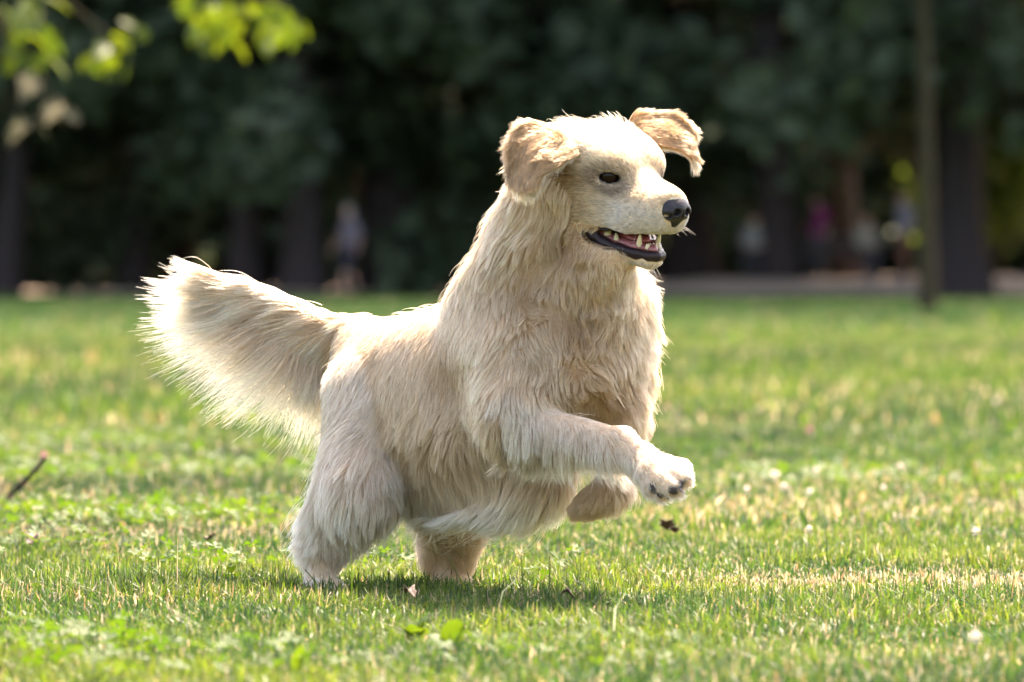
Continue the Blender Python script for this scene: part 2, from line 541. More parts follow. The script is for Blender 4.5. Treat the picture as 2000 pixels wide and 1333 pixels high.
# head
def hcone(a, b, ra, rb, k=.012, reg='head'):
    A, B = hl(*a), hl(*b)
    sdf.cone(A, B, ra*HS, rb*HS, k*HS); SEG.append((reg, A, B, ra*HS, rb*HS))
def hell(c, rad, k=.015, sub=False):
    sdf.ell(hl(*c), np.array(rad)*HS, HR, k*HS, sub)
hell((-.008,0,.000), (.084,.067,.053), .03)
hell((.030,0,.018), (.050,.050,.036), .03)
hcone((-.05,0,-.01), (.0,0,.0), .054, .055, .03)
for s in (-1, 1):
    hell((.014,.040*s,.026), (.046,.034,.034), .025)             # temple
    hell((.052,.028*s,.025), (.030,.024,.022), .02)              # brow
    hell((.012,.038*s,-.030), (.058,.032,.046), .03)             # cheek
    hcone((.055,.016*s,-.026), (.130,.014*s,-.018), .035, .0245, .02)   # muzzle sides
    hcone((.045,.030*s,-.043), (.090,.026*s,-.040), .018, .019, .014)    # flews
    hcone((.090,.026*s,-.040), (.140,.012*s,-.030), .019, .0145, .012)
    hcone((-.01,.036*s,-.066), (.050,.028*s,-.0815), .027, .018, .02)     # jaw
    hcone((.050,.026*s,-.0815), (.120,.010*s,-.0845), .015, .010, .010)
hcone((.050,0,.004), (.146,0,-.004), .027, .0170, .018)          # bridge
hcone((-.02,0,-.062), (.050,0,-.083), .036, .018, .03)           # throat
hcone((.050,0,-.0835), (.118,0,-.0870), .015, .011, .010)
for s in (-1, 1):
    hell((.072,.046*s,.0145), (.0145,.015,.0068), .005, True)     # eye openings
    hell((.082,.046*s,-.0650), (.040,.026,.0125), .004, True)    # mouth slit back to the corner
hell((.110,0,-.0640), (.056,.036,.0160), .004, True)             # open mouth
hell((.078,0,-.0645), (.046,.034,.0130), .006, True)
bv, bf = sdf.mesh()
print('dog body', len(bv), len(bf))

# skin colour: cream, dark at the lips and round the eyes
hp = to_head(bv)
CREAM = np.array([.62, .47, .31]); DARK = np.array([.018, .012, .012])
skin = np.tile(CREAM, (len(bv), 1))
def near_eye(h):
    return np.minimum(*[np.linalg.norm((h - [.066, .040*s, .0145]) / [.0165, .018, .0098], axis=1) for s in (-1, 1)])
def in_mouth(h):
    """inside of the mouth, in head space"""
    m = np.linalg.norm((h - [.110, 0, -.0640]) / [.058, .038, .0175], axis=1)
    m = np.minimum(m, np.linalg.norm((h - [.078, 0, -.0645]) / [.048, .036, .0145], axis=1))
    return np.minimum(m, np.minimum(*[np.linalg.norm((h - [.082, .046*s, -.0650]) / [.042, .028, .0135], axis=1) for s in (-1, 1)]))
nose_d = np.linalg.norm((hp - [.150, 0, -.012]) / [.022, .020, .019], axis=1)
dk = np.maximum(np.maximum(1 - sstep(.9, 1.15, near_eye(hp)), 1 - sstep(.85, 1.05, nose_d)), (1 - sstep(.98, 1.06, in_mouth(hp))))
skin = skin * (1 - dk[:, None]) + DARK * dk[:, None]

# pads on the raised paw
pads = [(P(1313,962,-0.505), 12*px), (P(1333,946,-0.500), 10*px), (P(1288,970,-0.488), 9*px), (P(1270,956,-0.482), 12*px)]
pd = np.max([1 - sstep(.9, 1.25, np.linalg.norm(bv - c, axis=1) / r) for c, r in pads], 0)
skin = skin * (1 - pd[:, None]) + np.array([.05, .035, .035]) * pd[:, None]

dog = empty('dog', (0.0, 0.0, 0.0))
tag(dog, 'cream golden retriever bounding across the lawn with front paws raised and mouth open', 'dog')
t = NT('dog_skin')
at = t.add('Attribute', {'attribute_name': 'skin'})
b = t.add('BsdfPrincipled', Base_Color=at.outputs['Color'], Roughness=0.55)
dog_skin = t.surf(b.outputs[0])
body = mesh_obj('body', bv, bf, dog_skin, dog)
set_attr(body.data, 'skin', skin)

# ---- eyes, nose, mouth
def uv_blob(c, rad, rot, nu=24, nv=14):
    u = np.linspace(0, 2*np.pi, nu, endpoint=False); v = np.linspace(0.02, np.pi-0.02, nv)
    U, V = np.meshgrid(u, v)
    q = np.stack([np.sin(V)*np.cos(U), np.sin(V)*np.sin(U), np.cos(V)], -1).reshape(-1, 3) * rad
    f = [(j*nu+i, (j+1)*nu+i, (j+1)*nu+(i+1) % nu, j*nu+(i+1) % nu) for j in range(nv-1) for i in range(nu)]
    return c + q @ np.asarray(rot).T, np.array(f)
m_eye = simple_mat('wet_eye', (.016, .007, .003), .02, (.006, .003, .003), spec=.14)
m_lip = simple_mat('lip', (.014, .008, .009), .40, (.026, .012, .014), 60, .4, .25)
m_tongue = simple_mat('tongue', (.34, .075, .07), .25, (.24, .05, .05), 90, .4)
m_gum = simple_mat('gum', (.42, .14, .13), .2, (.16, .04, .05), 50)
m_tooth = simple_mat('tooth', (.72, .62, .40), .2, (.66, .55, .34), 60)
m_nose = simple_mat('nose', (.016, .012, .013), .42, (.009, .007, .008), 160, .5, .35)
for s in (-1, 1):
    v, f = uv_blob(hl(.0617, .0382*s, .0146), .0138*HS*np.ones(3), HR)
    mesh_obj('eye', v, f, m_eye, dog)

ns = SDF(hl(.15,0,-.01) - .045, hl(.15,0,-.01) + .045, .0016)
nell = lambda c, r, k=.005, sub=False: ns.ell(hl(*c), np.array(r)*HS, HR, k*HS, sub)
nell((.148,0,-.006), (.018,.0215,.0145)); nell((.157,0,-.013), (.014,.0175,.015))
nell((.154,.0125,-.0135), (.0145,.0105,.0115)); nell((.154,-.0125,-.0135), (.0145,.0105,.0115))
nell((.153,0,-.025), (.0105,.0085,.011))
for s in (-1, 1):
    nell((.1685,.0090*s,-.0125), (.008,.0052,.0045), .002, True)
    nell((.164,.0175*s,-.0180), (.012,.0045,.0024), .002, True)
nell((.172,0,-.020), (.006,.0009,.010), .0015, True)
nv_, nf_ = ns.mesh()
mesh_obj('nose', nv_, nf_, m_nose, dog)

ms = SDF(hl(.07,0,-.07) - .11, hl(.07,0,-.07) + .11, .0022)
mell = lambda c, r, k=.006, sub=False: ms.ell(hl(*c), np.array(r)*HS, HR, k*HS, sub)
def mcone(a, b, ra, rb, k=.006): ms.cone(jl(*a), jl(*b), ra*HS, rb*HS, k*HS)
LIP = [((.046,.0510,-.0745), .0048), ((.056,.0475,-.0815), .0065), ((.072,.0420,-.0885), .0066), ((.092,.0330,-.0925), .0066), ((.112,.0195,-.0950), .0066), ((.126,.0105,-.0955), .0062), ((.1300,0,-.0955), .0060)]
for s in (-1, 1):                                                # lower lip, a dark roll from the corner to the chin
    for (a, ra), (b, rb) in zip(LIP[:-1], LIP[1:]):
        mcone((a[0], a[1]*s, a[2]), (b[0], b[1]*s, b[2]), ra, rb)
    mcone((.046,.0510*s,-.0745), (.056,.0500*s,-.0700), .0044, .0038)   # corner up to the upper lip
    mcone((.056,.0500*s,-.0700), (.080,.0450*s,-.0690), .0038, .0026)
mv, mf = ms.mesh()
mouth = mesh_obj('mouth', mv, mf, m_lip, dog)
v, f = uv_blob(hl(.048,0,-.064), np.array([.034,.036,.016])*HS, HR)
mesh_obj('palate', v, f, m_lip, mouth)

gs = SDF(hl(.07,0,-.07) - .11, hl(.07,0,-.07) + .11, .0022)
for s in (-1, 1):
    gs.cone(jl(.050,.036*s,-.074), jl(.072,.0275*s,-.0835), .0065*HS, .0050*HS, .006)
    gs.cone(jl(.072,.0275*s,-.0835), jl(.106,.0155*s,-.0870), .0045*HS, .0070*HS, .006)
    gs.cone(jl(.106,.0155*s,-.0870), jl(.121,.0,-.0885), .0065*HS, .0060*HS, .006)
gv, gf = gs.mesh()
mesh_obj('gum', gv, gf, m_gum, mouth)
ts = SDF(hl(.07,0,-.07) - .11, hl(.07,0,-.07) + .11, .0022)
ts.ell(jl(.055,0,-.077), np.array([.050,.022,.007])*HS, HR, .004)
ts.ell(jl(.085,0,-.0790), np.array([.026,.017,.006])*HS, HR, .008)
tv, tf = ts.mesh()
mesh_obj('tongue', tv, tf, m_tongue, dog)

def tooth(base, tip, r):
    """a slightly curved, pointed tooth"""
    base, tip = jl(*base), jl(*tip)
    ax = unit(tip - base); s1 = unit(np.cross(ax, HR[:, 1])); s2 = np.cross(ax, s1)
    vs_, fs_ = [], []
    prof = [(0, 1.0), (.35, .92), (.7, .6), (.92, .28), (1.0, .06)]
    for tt, rr in prof:
        for i in range(8):
            an = i*math.pi/4
            vs_.append(base + (tip-base)*tt + (s1*math.cos(an) + s2*math.sin(an))*r*HS*rr - HR[:, 0]*.0025*tt*tt)
    for j in range(len(prof)-1):
        for i in range(8):
            fs_.append((j*8+i, j*8+(i+1) % 8, (j+1)*8+(i+1) % 8, (j+1)*8+i))
    n = len(vs_) - 8
    fs_ += [(n, n+1, n+2, n+3), (n, n+3, n+4, n+7), (n+4, n+5, n+6, n+7)]
    mesh_obj('tooth', vs_, fs_, m_tooth, dog)
for s in (-1, 1):
    tooth((.110,.0160*s,-.087), (.115,.0180*s,-.0675), .0042)                 # lower canines
    for q in range(3):
        tooth((.1185+.001*(2-q),.0110*s*(1-q*.36),-.0865), (.1205+.001*(2-q),.0110*s*(1-q*.36),-.0795), .0022)
    tooth((.080,.0285*s,-.0825), (.081,.0295*s,-.0735), .0040)
    tooth((.066,.0320*s,-.0790), (.065,.0330*s,-.0665), .0058)
    tooth((.056,.0350*s,-.0770), (.055,.0355*s,-.0670), .0050)
    tooth((.070,.0300*s,-.060), (.069,.0310*s,-.0720), .0055)
# ---- claws of the raised paw
m_claw = simple_mat('claw', (.25, .19, .15), .35, (.10, .07, .06), 80)
for (a, b, ra, rb) in TOES:
    A, B = P(*a), P(*b)
    d = unit(B - A)
    t0 = B + d*rb*px*.7 + np.array([0, 0, .002])
    vs_, fs_ = [], []
    s1 = unit(np.cross(d, [0, 0, 1])); s2 = np.cross(s1, d)
    for j, (tt, rr) in enumerate(((0, 1), (.5, .75), (1, .15))):
        for i in range(6):
            an = i*math.pi/3
            vs_.append(t0 + d*.012*tt - np.array([0, 0, .004])*tt*tt + (s1*math.cos(an)+s2*math.sin(an))*.0027*rr)
    for j in range(2):
        for i in range(6):
            fs_.append((j*6+i, j*6+(i+1) % 6, (j+1)*6+(i+1) % 6, (j+1)*6+i))
    mesh_obj('claw', vs_, fs_, m_claw, dog)

# ---- ears: curved leather flaps, built in head space as a Bezier sheet with thickness
def bez(c, t):
    c = np.asarray(c, float); t = np.asarray(t)[:, None]
    return (1-t)**3*c[0] + 3*t*(1-t)**2*c[1] + 3*t*t*(1-t)*c[2] + t**3*c[3]
def ear_sheet(rows, n=22, thick=.0045):
    """rows: 4 rows of 4 control points, base to tip; returns a closed sheet, its mid surface and frame"""
    u = np.linspace(0, 1, n)
    rc = np.array([bez(r, u) for r in rows])                  # 4,n,3
    g = np.array([bez(rc[:, i], u) for i in range(n)])        # n(u),n(v),3
    du = np.gradient(g, axis=0); dv = np.gradient(g, axis=1)
    nn = unit(np.cross(du, dv))
    e = np.minimum.reduce([u, 1-u]); ed = np.minimum(np.minimum.outer(e, np.ones(n)), np.minimum(1.0, (1-u))[None, :])
    th = thick * np.sqrt(np.clip(ed*6, .08, 1))[..., None]
    top, bot = g + nn*th/2, g - nn*th/2
    vv = np.concatenate([top.reshape(-1, 3), bot.reshape(-1, 3)])
    f = []
    N = n*n
    for i in range(n-1):
        for j in range(n-1):
            a, b_, c, d_ = i*n+j, (i+1)*n+j, (i+1)*n+j+1, i*n+j+1
            f.append((a, b_, c, d_)); f.append((N+d_, N+c, N+b_, N+a))
    for i in range(n-1):
        for j0 in (0, n-1):
            a, b_ = i*n+j0, (i+1)*n+j0
            f.append((a, b_, N+b_, N+a) if j0 == n-1 else (b_, a, N+a, N+b_))
            a, b_ = j0*n+i, j0*n+i+1
            f.append((a, b_, N+b_, N+a) if j0 == 0 else (b_, a, N+a, N+b_))
    return vv, np.array(f), g, dv, nn
def E4(*pts): return [P(*p) for p in pts]
near_rows = [E4((1134,300,-.315), (1118,272,-.30), (1100,254,-.285), (1075,248,-.27)),
             E4((1098,322,-.345), (1080,282,-.335), (1050,250,-.31), (1018,246,-.285)),
             E4((1068,338,-.350), (1052,312,-.350), (1018,284,-.325), (990,242,-.295)),
             E4((1054,350,-.345), (1038,368,-.350), (1004,374,-.335), (996,346,-.315))]
far_rows = [E4((1262,284,-.20), (1248,262,-.18), (1236,246,-.165), (1228,240,-.15)),
            E4((1296,286,-.205), (1286,250,-.19), (1272,226,-.17), (1262,218,-.15)),
            E4((1325,285,-.215), (1335,262,-.20), (1330,238,-.18), (1318,218,-.16)),
            E4((1352,312,-.215), (1352,300,-.21), (1352,285,-.20), (1350,262,-.18))]
EARS = []
for rows in (near_rows, far_rows):
    vv, ff, g, dv, nn = ear_sheet(rows)
    e = mesh_obj('ear', vv, ff, dog_skin, dog)
    set_attr(e.data, 'skin', np.tile(np.array([.36, .22, .12]), (len(vv), 1)))
    EARS.append((e, g, dv, nn))
EARS[0][0]['label'] = 'near ear flapping back over the neck'
EARS[1][0]['label'] = 'far ear lifted out by the wind'
# ------------------------------------------------------------------ the dog: coat
def nearest_region(p):
    best = np.full(len(p), 9.0); reg = np.zeros(len(p), int); tt = np.zeros(len(p)); segi = np.zeros(len(p), int)
    for i, (r, a, b, ra, rb) in enumerate(SEG):
        ab = b - a
        t = np.clip(((p - a) @ ab) / max(ab @ ab, 1e-9), 0, 1)
        d = np.linalg.norm(p - a - t[:, None]*ab, axis=1) - (ra + (rb-ra)*t)
        m = d < best
        best[m] = d[m]; segi[m] = i; tt[m] = t[m]
    return segi, tt
# comb guides: region, place (photo px in the dog's plane), direction, length px, lift, waviness
COMB = [l.split() for l in '''
T 790 640 -.45 1 26 .12 .12
T 870 618 -.3 1 30 .14 .12
T 700 660 -.6 .7 28 .22 .2
T 655 720 -.15 1 32 .3 .2
T 740 730 -.1 1 34 .12 .15
T 820 720 -.2 1 40 .12 .2
T 905 690 -.2 1 46 .14 .2
T 900 790 -.7 .8 66 .3 .4
T 830 830 -.9 .55 70 .35 .35
T 775 880 -.8 .6 52 .35 .5
T 850 920 -.15 1 66 .15 .3
T 930 900 .1 1 70 .15 .3
T 880 985 -.5 1 120 .3 .4
T 950 985 -.9 .7 125 .35 .4
T 1040 975 -1 .6 125 .35 .4
T 1100 945 -1 .7 105 .35 .4
T 820 965 -.6 .9 95 .35 .4
T 960 640 -.15 1 54 .25 .5
T 950 740 -.15 1 54 .25 .5
T 1000 700 .1 1 58 .3 .9
T 980 810 -.45 .9 74 .35 .6
T 1060 720 .3 1 50 .35 1.3
T 1130 680 -.3 1 50 .4 1.5
T 1180 700 .4 1 52 .4 1.4
T 1130 790 .1 1 50 .28 .7
T 1240 700 .5 .9 56 .5 .6
T 1270 620 .6 .7 54 .6 .6
N 960 420 -.4 .9 44 .35 .5
N 920 520 -.4 .9 52 .4 .5
N 1000 470 -.1 1 52 .3 .6
N 1060 480 .3 1 48 .35 1.3
N 1040 590 .2 1 52 .38 1.4
N 1130 520 -.2 1 46 .4 1.5
N 1190 580 .2 1 52 .45 1.4
N 1250 560 .6 .8 52 .5 .7
H 690 820 -.75 .5 46 .3 .5
H 655 770 -.25 .9 34 .3 .3
H 730 880 -.3 .9 48 .3 .5
H 760 900 .1 1 52 .3 .5
H 640 900 -.6 .8 66 .5 .4
H 600 960 -.9 .6 95 .7 .4
H 660 1000 -.2 1 80 .35 .5
H 730 1000 .1 1 92 .4 .5
H 590 1050 -.7 .9 90 .65 .4
H 640 1100 .05 1 52 .3 .4
H 700 1060 .35 1 92 .4 .5
H 622 1140 0 1 14 .2 .1
G 850 1000 -.15 1 62 .3 .4
G 930 1020 .5 .9 56 .5 .4
G 820 1060 -.3 1 66 .4 .5
G 900 1085 .3 1 46 .4 .4
G 880 1135 .1 1 15 .2 .1
F 1010 820 -.05 1 58 .3 .5
F 1000 895 -.35 1 80 .4 .6
F 1080 820 .25 1 22 .16 .2
F 1085 880 .1 1 84 .4 .6
F 1150 845 .4 .9 14 .15 .1
F 1150 890 .1 1 66 .4 .5
F 1178 895 .1 1 95 .35 .5
F 1210 865 .7 .6 11 .15 .1
F 1285 915 .8 .5 8 .15 .1
F 1225 900 .2 1 32 .3 .3
K 1225 770 .1 1 36 .3 .4
K 1240 850 .1 1 20 .2 .2
K 1195 945 .15 1 62 .35 .5
K 1150 985 -.5 .8 17 .2 .2
'''.strip().split('\n')]
REG = {'torso': 'T', 'neck': 'N', 'hind': 'H', 'hindfar': 'G', 'fore': 'F', 'forefar': 'K'}
COMB = [(c[0],) + tuple(float(x) for x in c[1:]) for c in COMB]

def comb(p, regs):
    """flow direction, length, lift and waviness of the coat at points p"""
    x, y = px_of(p)
    w = np.zeros((len(p), len(COMB)))
    for j, c in enumerate(COMB):
        same = np.array([c[0] == g or (c[0] in 'TN' and g in 'TN') for g in ('T','N','H','G','F','K')])
        aff = np.where(same, 1.0, 0.0)
        d2 = (x - c[1])**2 + (y - c[2])**2
        w[:, j] = aff[regs] / (d2 + 500)**1.6
    w /= w.sum(1, keepdims=True)
    A = np.array([c[3:] for c in COMB])
    d = np.stack([A[:, 0], np.zeros(len(A)), -A[:, 1]], 1)
    d = unit(d)
    return w @ d, (w @ A[:, 2])*px, w @ A[:, 3], w @ A[:, 4]

def grow(root, nrm, flow, length, lift, wavy, K=8, grav=0.15, wave_f=55.0, solid=None, seed=3, keep=.002):
    """strands that leave the skin along nrm and lie down along flow"""
    n = len(root)
    fl = unit(flow - nrm*np.sum(flow*nrm, 1, keepdims=True)*0.9)
    pts = np.zeros((n, K, 3)); pts[:, 0] = root
    step = length/(K-1)
    for k in range(1, K):
        t = (k-.5)/(K-1)
        wv = vnoise(pts[:, k-1]*[1, 1, 1] + root*.3, wave_f, seed)
        wv = wv + 1.3*np.minimum(wavy, 1.)[:, None]*vnoise(pts[:, k-1], 170., seed+40)
        d = nrm*(lift*(1.25-t))[:, None] + fl + np.array([0, 0, -1])*grav*t + wv*(wavy*(.25+.75*t))[:, None]
        pts[:, k] = pts[:, k-1] + unit(d)*step[:, None]
        if solid is not None:
            dist = solid.sample(pts[:, k])
            bad = dist < keep
            if bad.any():
                q = pts[bad, k]
                pts[bad, k] = q + solid.normal(q)*(keep - dist[bad])[:, None]
    return pts

def clump(pts, n_cl, amount, power=1.4, jitter=.0, seed=5, area=None):
    """gather strands into locks around random centre strands"""
    from mathutils.kdtree import KDTree
    r = np.random.default_rng(seed)
    n = len(pts)
    ci = r.choice(n, n_cl, replace=False)
    kd = KDTree(n_cl)
    for i, c in enumerate(ci):
        kd.insert(pts[c, 0], i)
    kd.balance()
    own = np.fromiter((kd.find(p)[1] for p in pts[:, 0]), int, n)
    cen = pts[ci[own]]
    K = pts.shape[1]
    t = np.linspace(0, 1, K)
    am = np.asarray(amount)
    am = am[:, None] if am.ndim else np.full((n, 1), am)
    am = am * r.uniform(.15, 1.2, n_cl)[own][:, None]
    w = np.clip(am, 0, .96) * t[None]**power
    # strands keep their own length while they lean to the lock's centre
    off = cen - pts
    return pts + off*w[..., None], own

def hair_obj(name, pts, rad, colr, mat, parent, tip=.25):
    n, K = pts.shape[:2]
    c = bpy.data.hair_curves.new(name)
    c.add_curves([K]*n)
    c.attributes['position'].data.foreach_set('vector', np.ascontiguousarray(pts, np.float32).ravel())
    t = np.linspace(0, 1, K)
    rad = np.broadcast_to(np.asarray(rad, float), (n,))
    rr = rad[:, None]*(1 - (1-tip)*t**1.5)[None]
    a = c.attributes.get('radius') or c.attributes.new('radius', 'FLOAT', 'POINT')
    a.data.foreach_set('value', rr.astype(np.float32).ravel())
    if colr is not None:
        ca = c.attributes.new('tone', 'FLOAT_COLOR', 'POINT')
        cc = np.ones((n, K, 4), np.float32); cc[..., :3] = colr
        ca.data.foreach_set('color', cc.ravel())
    c.materials.append(mat)
    o = bpy.data.objects.new(name, c)
    col.objects.link(o)
    o.parent = parent
    return o

t = NT('coat_hair')
at = t.add('Attribute', {'attribute_name': 'tone'})
hb = t.add('BsdfHairPrincipled', {'model': 'CHIANG', 'parametrization': 'COLOR'}, Color=at.outputs['Color'], Roughness=.38, Radial_Roughness=.55, Coat=0.0, Random_Roughness=.2)
df = t.add('BsdfDiffuse', Color=at.outputs['Color'])
tl = t.add('BsdfTranslucent', Color=at.outputs['Color'])
m1 = t.add('MixShader', Fac=.52)
t.l.new(df.outputs[0], m1.inputs[1]); t.l.new(tl.outputs[0], m1.inputs[2])
m2 = t.add('MixShader', Fac=.4)
t.l.new(m1.outputs[0], m2.inputs[1]); t.l.new(hb.outputs[0], m2.inputs[2])
coat_mat = t.surf(m2.outputs[0])

def tones(n, K, base, tipc, var=.10, own=None, seed=11):
    """strand colours: darker, warmer towards the skin, paler at the tip, uneven from lock to lock"""
    r = np.random.default_rng(seed)
    t = np.linspace(0, 1, K)[None, :, None]
    base, tipc = np.asarray(base, float), np.asarray(tipc, float)
    base = base if base.ndim == 2 else np.tile(base, (n, 1)); tipc = tipc if tipc.ndim == 2 else np.tile(tipc, (n, 1))
    c = base[:, None]*(1-t) + tipc[:, None]*t
    v = 1 + r.normal(0, var, n)
    if own is not None:
        v = v * (1 + r.normal(0, var, own.max()+1))[own]
    c = c*np.clip(v, .6, 1.3)[:, None, None]
    return np.clip(c, .01, .93)

NBODY = 280000
fc = bv[bf].mean(1)
fn = sdf.normal(fc)
fsi, ftt = nearest_region(fc)
freg = np.array([SEG[i][0] for i in range(len(SEG))])[fsi]
fh = to_head(fc)
is_head = (freg == 'head') & (fh[:, 0] > -.10)
fm = in_mouth(fh)
dens = np.ones(len(bf))
dens[is_head] = 3.2
dens[np.isin(freg, ['fore', 'forefar'])] = 1.6
facing = (fn @ unit(np.array([0., -1., .05])))
dens *= np.where(facing < -.45, .35, 1.0)                      # thinner on the side turned away
LIPP = np.array([[p[0], p[1], p[2]+.0150] for p, _ in LIP])
def lip_dist(h):
    q = h*[1, 1, 1]; q = np.stack([q[:, 0], np.abs(q[:, 1]), q[:, 2]], 1)
    best = np.full(len(q), 9.)
    for a, b_ in zip(LIPP[:-1], LIPP[1:]):
        ab = b_ - a; tq = np.clip(((q-a) @ ab)/(ab @ ab), 0, 1)
        best = np.minimum(best, np.linalg.norm(q - a - tq[:, None]*ab, axis=1))
    return best
dens[(fm < 1.13) & is_head] = 0
dens[(lip_dist(fh) < .0095) & is_head] = 0
dens[(near_eye(fh) < 1.0)] = 0
dens[(np.linalg.norm((fh - [.156, 0, -.013]) / [.022, .023, .020], axis=1) < 1)] = 0
dens[(freg == 'tail') & (fc[:, 0] < P(640, 0, .2)[0])] = .8
pdf = np.max([1 - sstep(.9, 1.25, np.linalg.norm(fc - c, axis=1)/r) for c, r in pads], 0)
dens[pdf > .4] = 0
root, fi = sample_surface(bv, bf, NBODY, dens)
nrm = sdf.normal(root)
regname = freg[fi]
# --- trunk, neck and legs
code = {'torso': 0, 'neck': 1, 'hind': 2, 'hindfar': 3, 'fore': 4, 'forefar': 5}
m = np.isin(regname, list(code))
r_, n_ = root[m], nrm[m]
fl, ln, lf, wv = comb(r_, np.array([code[x] for x in regname[m]]))
# the side turned away follows the same comb but always falls back and down
away = sstep(-.1, -.7, n_ @ np.array([0., -1., 0.]))[:, None]
fl = fl*(1-away) + away*unit(np.array([-.35, .2, -1.0]))
ln = ln*rng.uniform(.40, 1.18, len(ln))
ln = np.minimum(ln, .007 + .75*np.maximum(lip_dist(to_head(r_))*HS - .012, 0))
long_ = (rng.random(len(ln)) < .03) & (ln > 30*px)
ln[long_] *= 1.45; lf[long_] += .45
low = sstep(.15, .05, r_[:, 2]); ln = np.where(np.isin(regname[m], ['hind', 'hindfar']), np.maximum(ln*(1 - .55*low), 15*px), ln)
pts = grow(r_, n_, fl + vnoise(r_, 14, 21)*.45*wv[:, None] + vnoise(r_, 34, 22)*.30*wv[:, None], ln, lf + .10*rng.random(len(ln)), wv*.62, 8, .12, 55., sdf)
soft = .50 + .50*np.minimum(wv/.6, 1)                             # smooth back and flank, locks in the ruff and feathers
pts, own1 = clump(pts, len(pts)//16, soft*(.32 + .36*sstep(20*px, 60*px, ln)), 1.25, seed=5)
pts, own2 = clump(pts, len(pts)//170, soft*(.12 + .40*sstep(25*px, 70*px, ln)), 1.5, seed=6)
pts, own3 = clump(pts, len(pts)//900, .30*sstep(30*px, 80*px, ln), 1.6, seed=7)
fly = rng.random(len(pts)) < .02
pts[fly] += (vnoise(pts[fly], 30, 77))*(np.linspace(0, 1, 8)**1.5)[None, :, None]*.008
cb = np.tile(np.array([.60, .36, .16]), (len(pts), 1)); ct = np.tile(np.array([.95, .82, .62]), (len(pts), 1))
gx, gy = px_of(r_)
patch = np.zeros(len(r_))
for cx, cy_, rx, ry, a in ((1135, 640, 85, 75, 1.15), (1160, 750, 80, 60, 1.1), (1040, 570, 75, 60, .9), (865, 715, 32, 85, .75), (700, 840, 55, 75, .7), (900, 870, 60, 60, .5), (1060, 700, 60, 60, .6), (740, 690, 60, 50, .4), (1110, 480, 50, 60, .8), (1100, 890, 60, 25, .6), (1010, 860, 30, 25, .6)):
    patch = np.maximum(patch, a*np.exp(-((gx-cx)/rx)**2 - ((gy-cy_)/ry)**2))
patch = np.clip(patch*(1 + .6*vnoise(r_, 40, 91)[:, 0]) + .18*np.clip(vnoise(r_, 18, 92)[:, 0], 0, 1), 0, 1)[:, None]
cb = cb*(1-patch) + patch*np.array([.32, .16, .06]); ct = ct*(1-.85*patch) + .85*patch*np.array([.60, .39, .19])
bell = (sstep(900, 990, gy)*sstep(740, 800, gx))[:, None]
cb = cb*(1-.6*bell) + .6*bell*np.array([.78, .60, .40]); ct = ct*(1-bell) + bell*np.array([.97, .89, .76])
legs = np.isin(regname[m], ['hind', 'hindfar', 'fore', 'forefar'])
ct[legs] = [.96, .88, .76]; cb[legs] = cb[legs]*.4 + .6*np.array([.72, .54, .36])
gold = np.isin(regname[m], ['hindfar', 'forefar'])
cb[gold] = [.58, .37, .19]; ct[gold] = [.78, .60, .40]
radius = np.where(np.isin(regname[m], ['fore', 'forefar']), .00024, .00031)
pts += vnoise(pts, 120, 78)*(np.linspace(0, 1, 8)**1.3)[None, :, None]*(.05*ln*rng.random(len(ln)))[:, None, None]
hair_obj('coat', pts, radius, tones(len(pts), 8, cb, ct, .07, own1), coat_mat, body)

# --- head
m = (regname == 'head')
r_, n_ = root[m], nrm[m]
h = to_head(r_)
x, y, z = h.T
back = sstep(.09, -.05, x)
flow_h = np.stack([-np.ones(len(h)), .35*np.sign(y)*sstep(.0, .05, np.abs(y)), np.where(z > .01, .10, -.55*sstep(.08, .0, x))], 1)
on_brow = sstep(.03, .07, x)*sstep(-.005, .02, z)
flow_h[:, 2] += on_brow*.5
fl = flow_h @ HR.T
lenm = .0050 + .0075*sstep(.115, .05, x) + .018*sstep(.05, -.02, x) + .022*sstep(.025, -.04, x)*sstep(.03, -.03, z)
chin = sstep(-.085, -.105, z)*sstep(.0, .05, x)
lenm += .010*chin
lenm += .002*sstep(.03, .055, z)*sstep(.03, -.02, x)
lenm *= 1 - .45*sstep(.03, .05, z)*sstep(-.06, -.03, x)
lenm += .014*sstep(.03, -.02, x)*sstep(.025, .045, np.abs(y))
tuft = (rng.random(len(h)) < .05)*sstep(.025, .045, z)*sstep(.03, .0, x)
lenm += .016*tuft
lenm *= 1 - .55*(1 - sstep(1.0, 1.9, near_eye(h)))
lenm = np.minimum(lenm, .003 + .55*np.maximum(lip_dist(h) - .009, 0))
lenm = np.minimum(lenm, .003 + .022*np.maximum(in_mouth(h) - 1.06, 0))
ln = lenm*HS*rng.uniform(.6, 1.1, len(h))
lf = .16 + .14*back + .5*tuft + .15*sstep(.03, -.02, x)*sstep(.01, -.03, z) + .12*rng.random(len(h)) + .10*sstep(.035, .055, z)*sstep(.05, .0, x)
wvh = .10 + .60*sstep(.05, -.03, x)
pts = grow(r_, n_, fl, ln, lf, wvh, 6, .08, 70., sdf, keep=.0008)
pts, own = clump(pts, len(pts)//16, .20 + .45*sstep(.010, .03, ln), 1.3, seed=8)
cb = np.tile(np.array([.58, .36, .16]), (len(h), 1)); ct = np.tile(np.array([.95, .81, .58]), (len(h), 1))
hx, hy = px_of(r_)
spot = .95*np.exp(-((hx-1105)/30)**2 - ((hy-330)/42)**2) + .6*np.exp(-((hx-1110)/50)**2 - ((hy-420)/60)**2) + .55*np.exp(-((hx-1206)/11)**2 - ((hy-318)/9)**2) + .35*np.exp(-((hx-1262)/22)**2 - ((hy-384)/8)**2) + .4*np.exp(-((hx-1150)/24)**2 - ((hy-350)/14)**2)  # first term paints the shaded gap behind the near ear; others are tan markings
spot = np.clip(spot*(1 + .5*vnoise(r_, 60, 93)[:, 0]), 0, 1)[:, None]
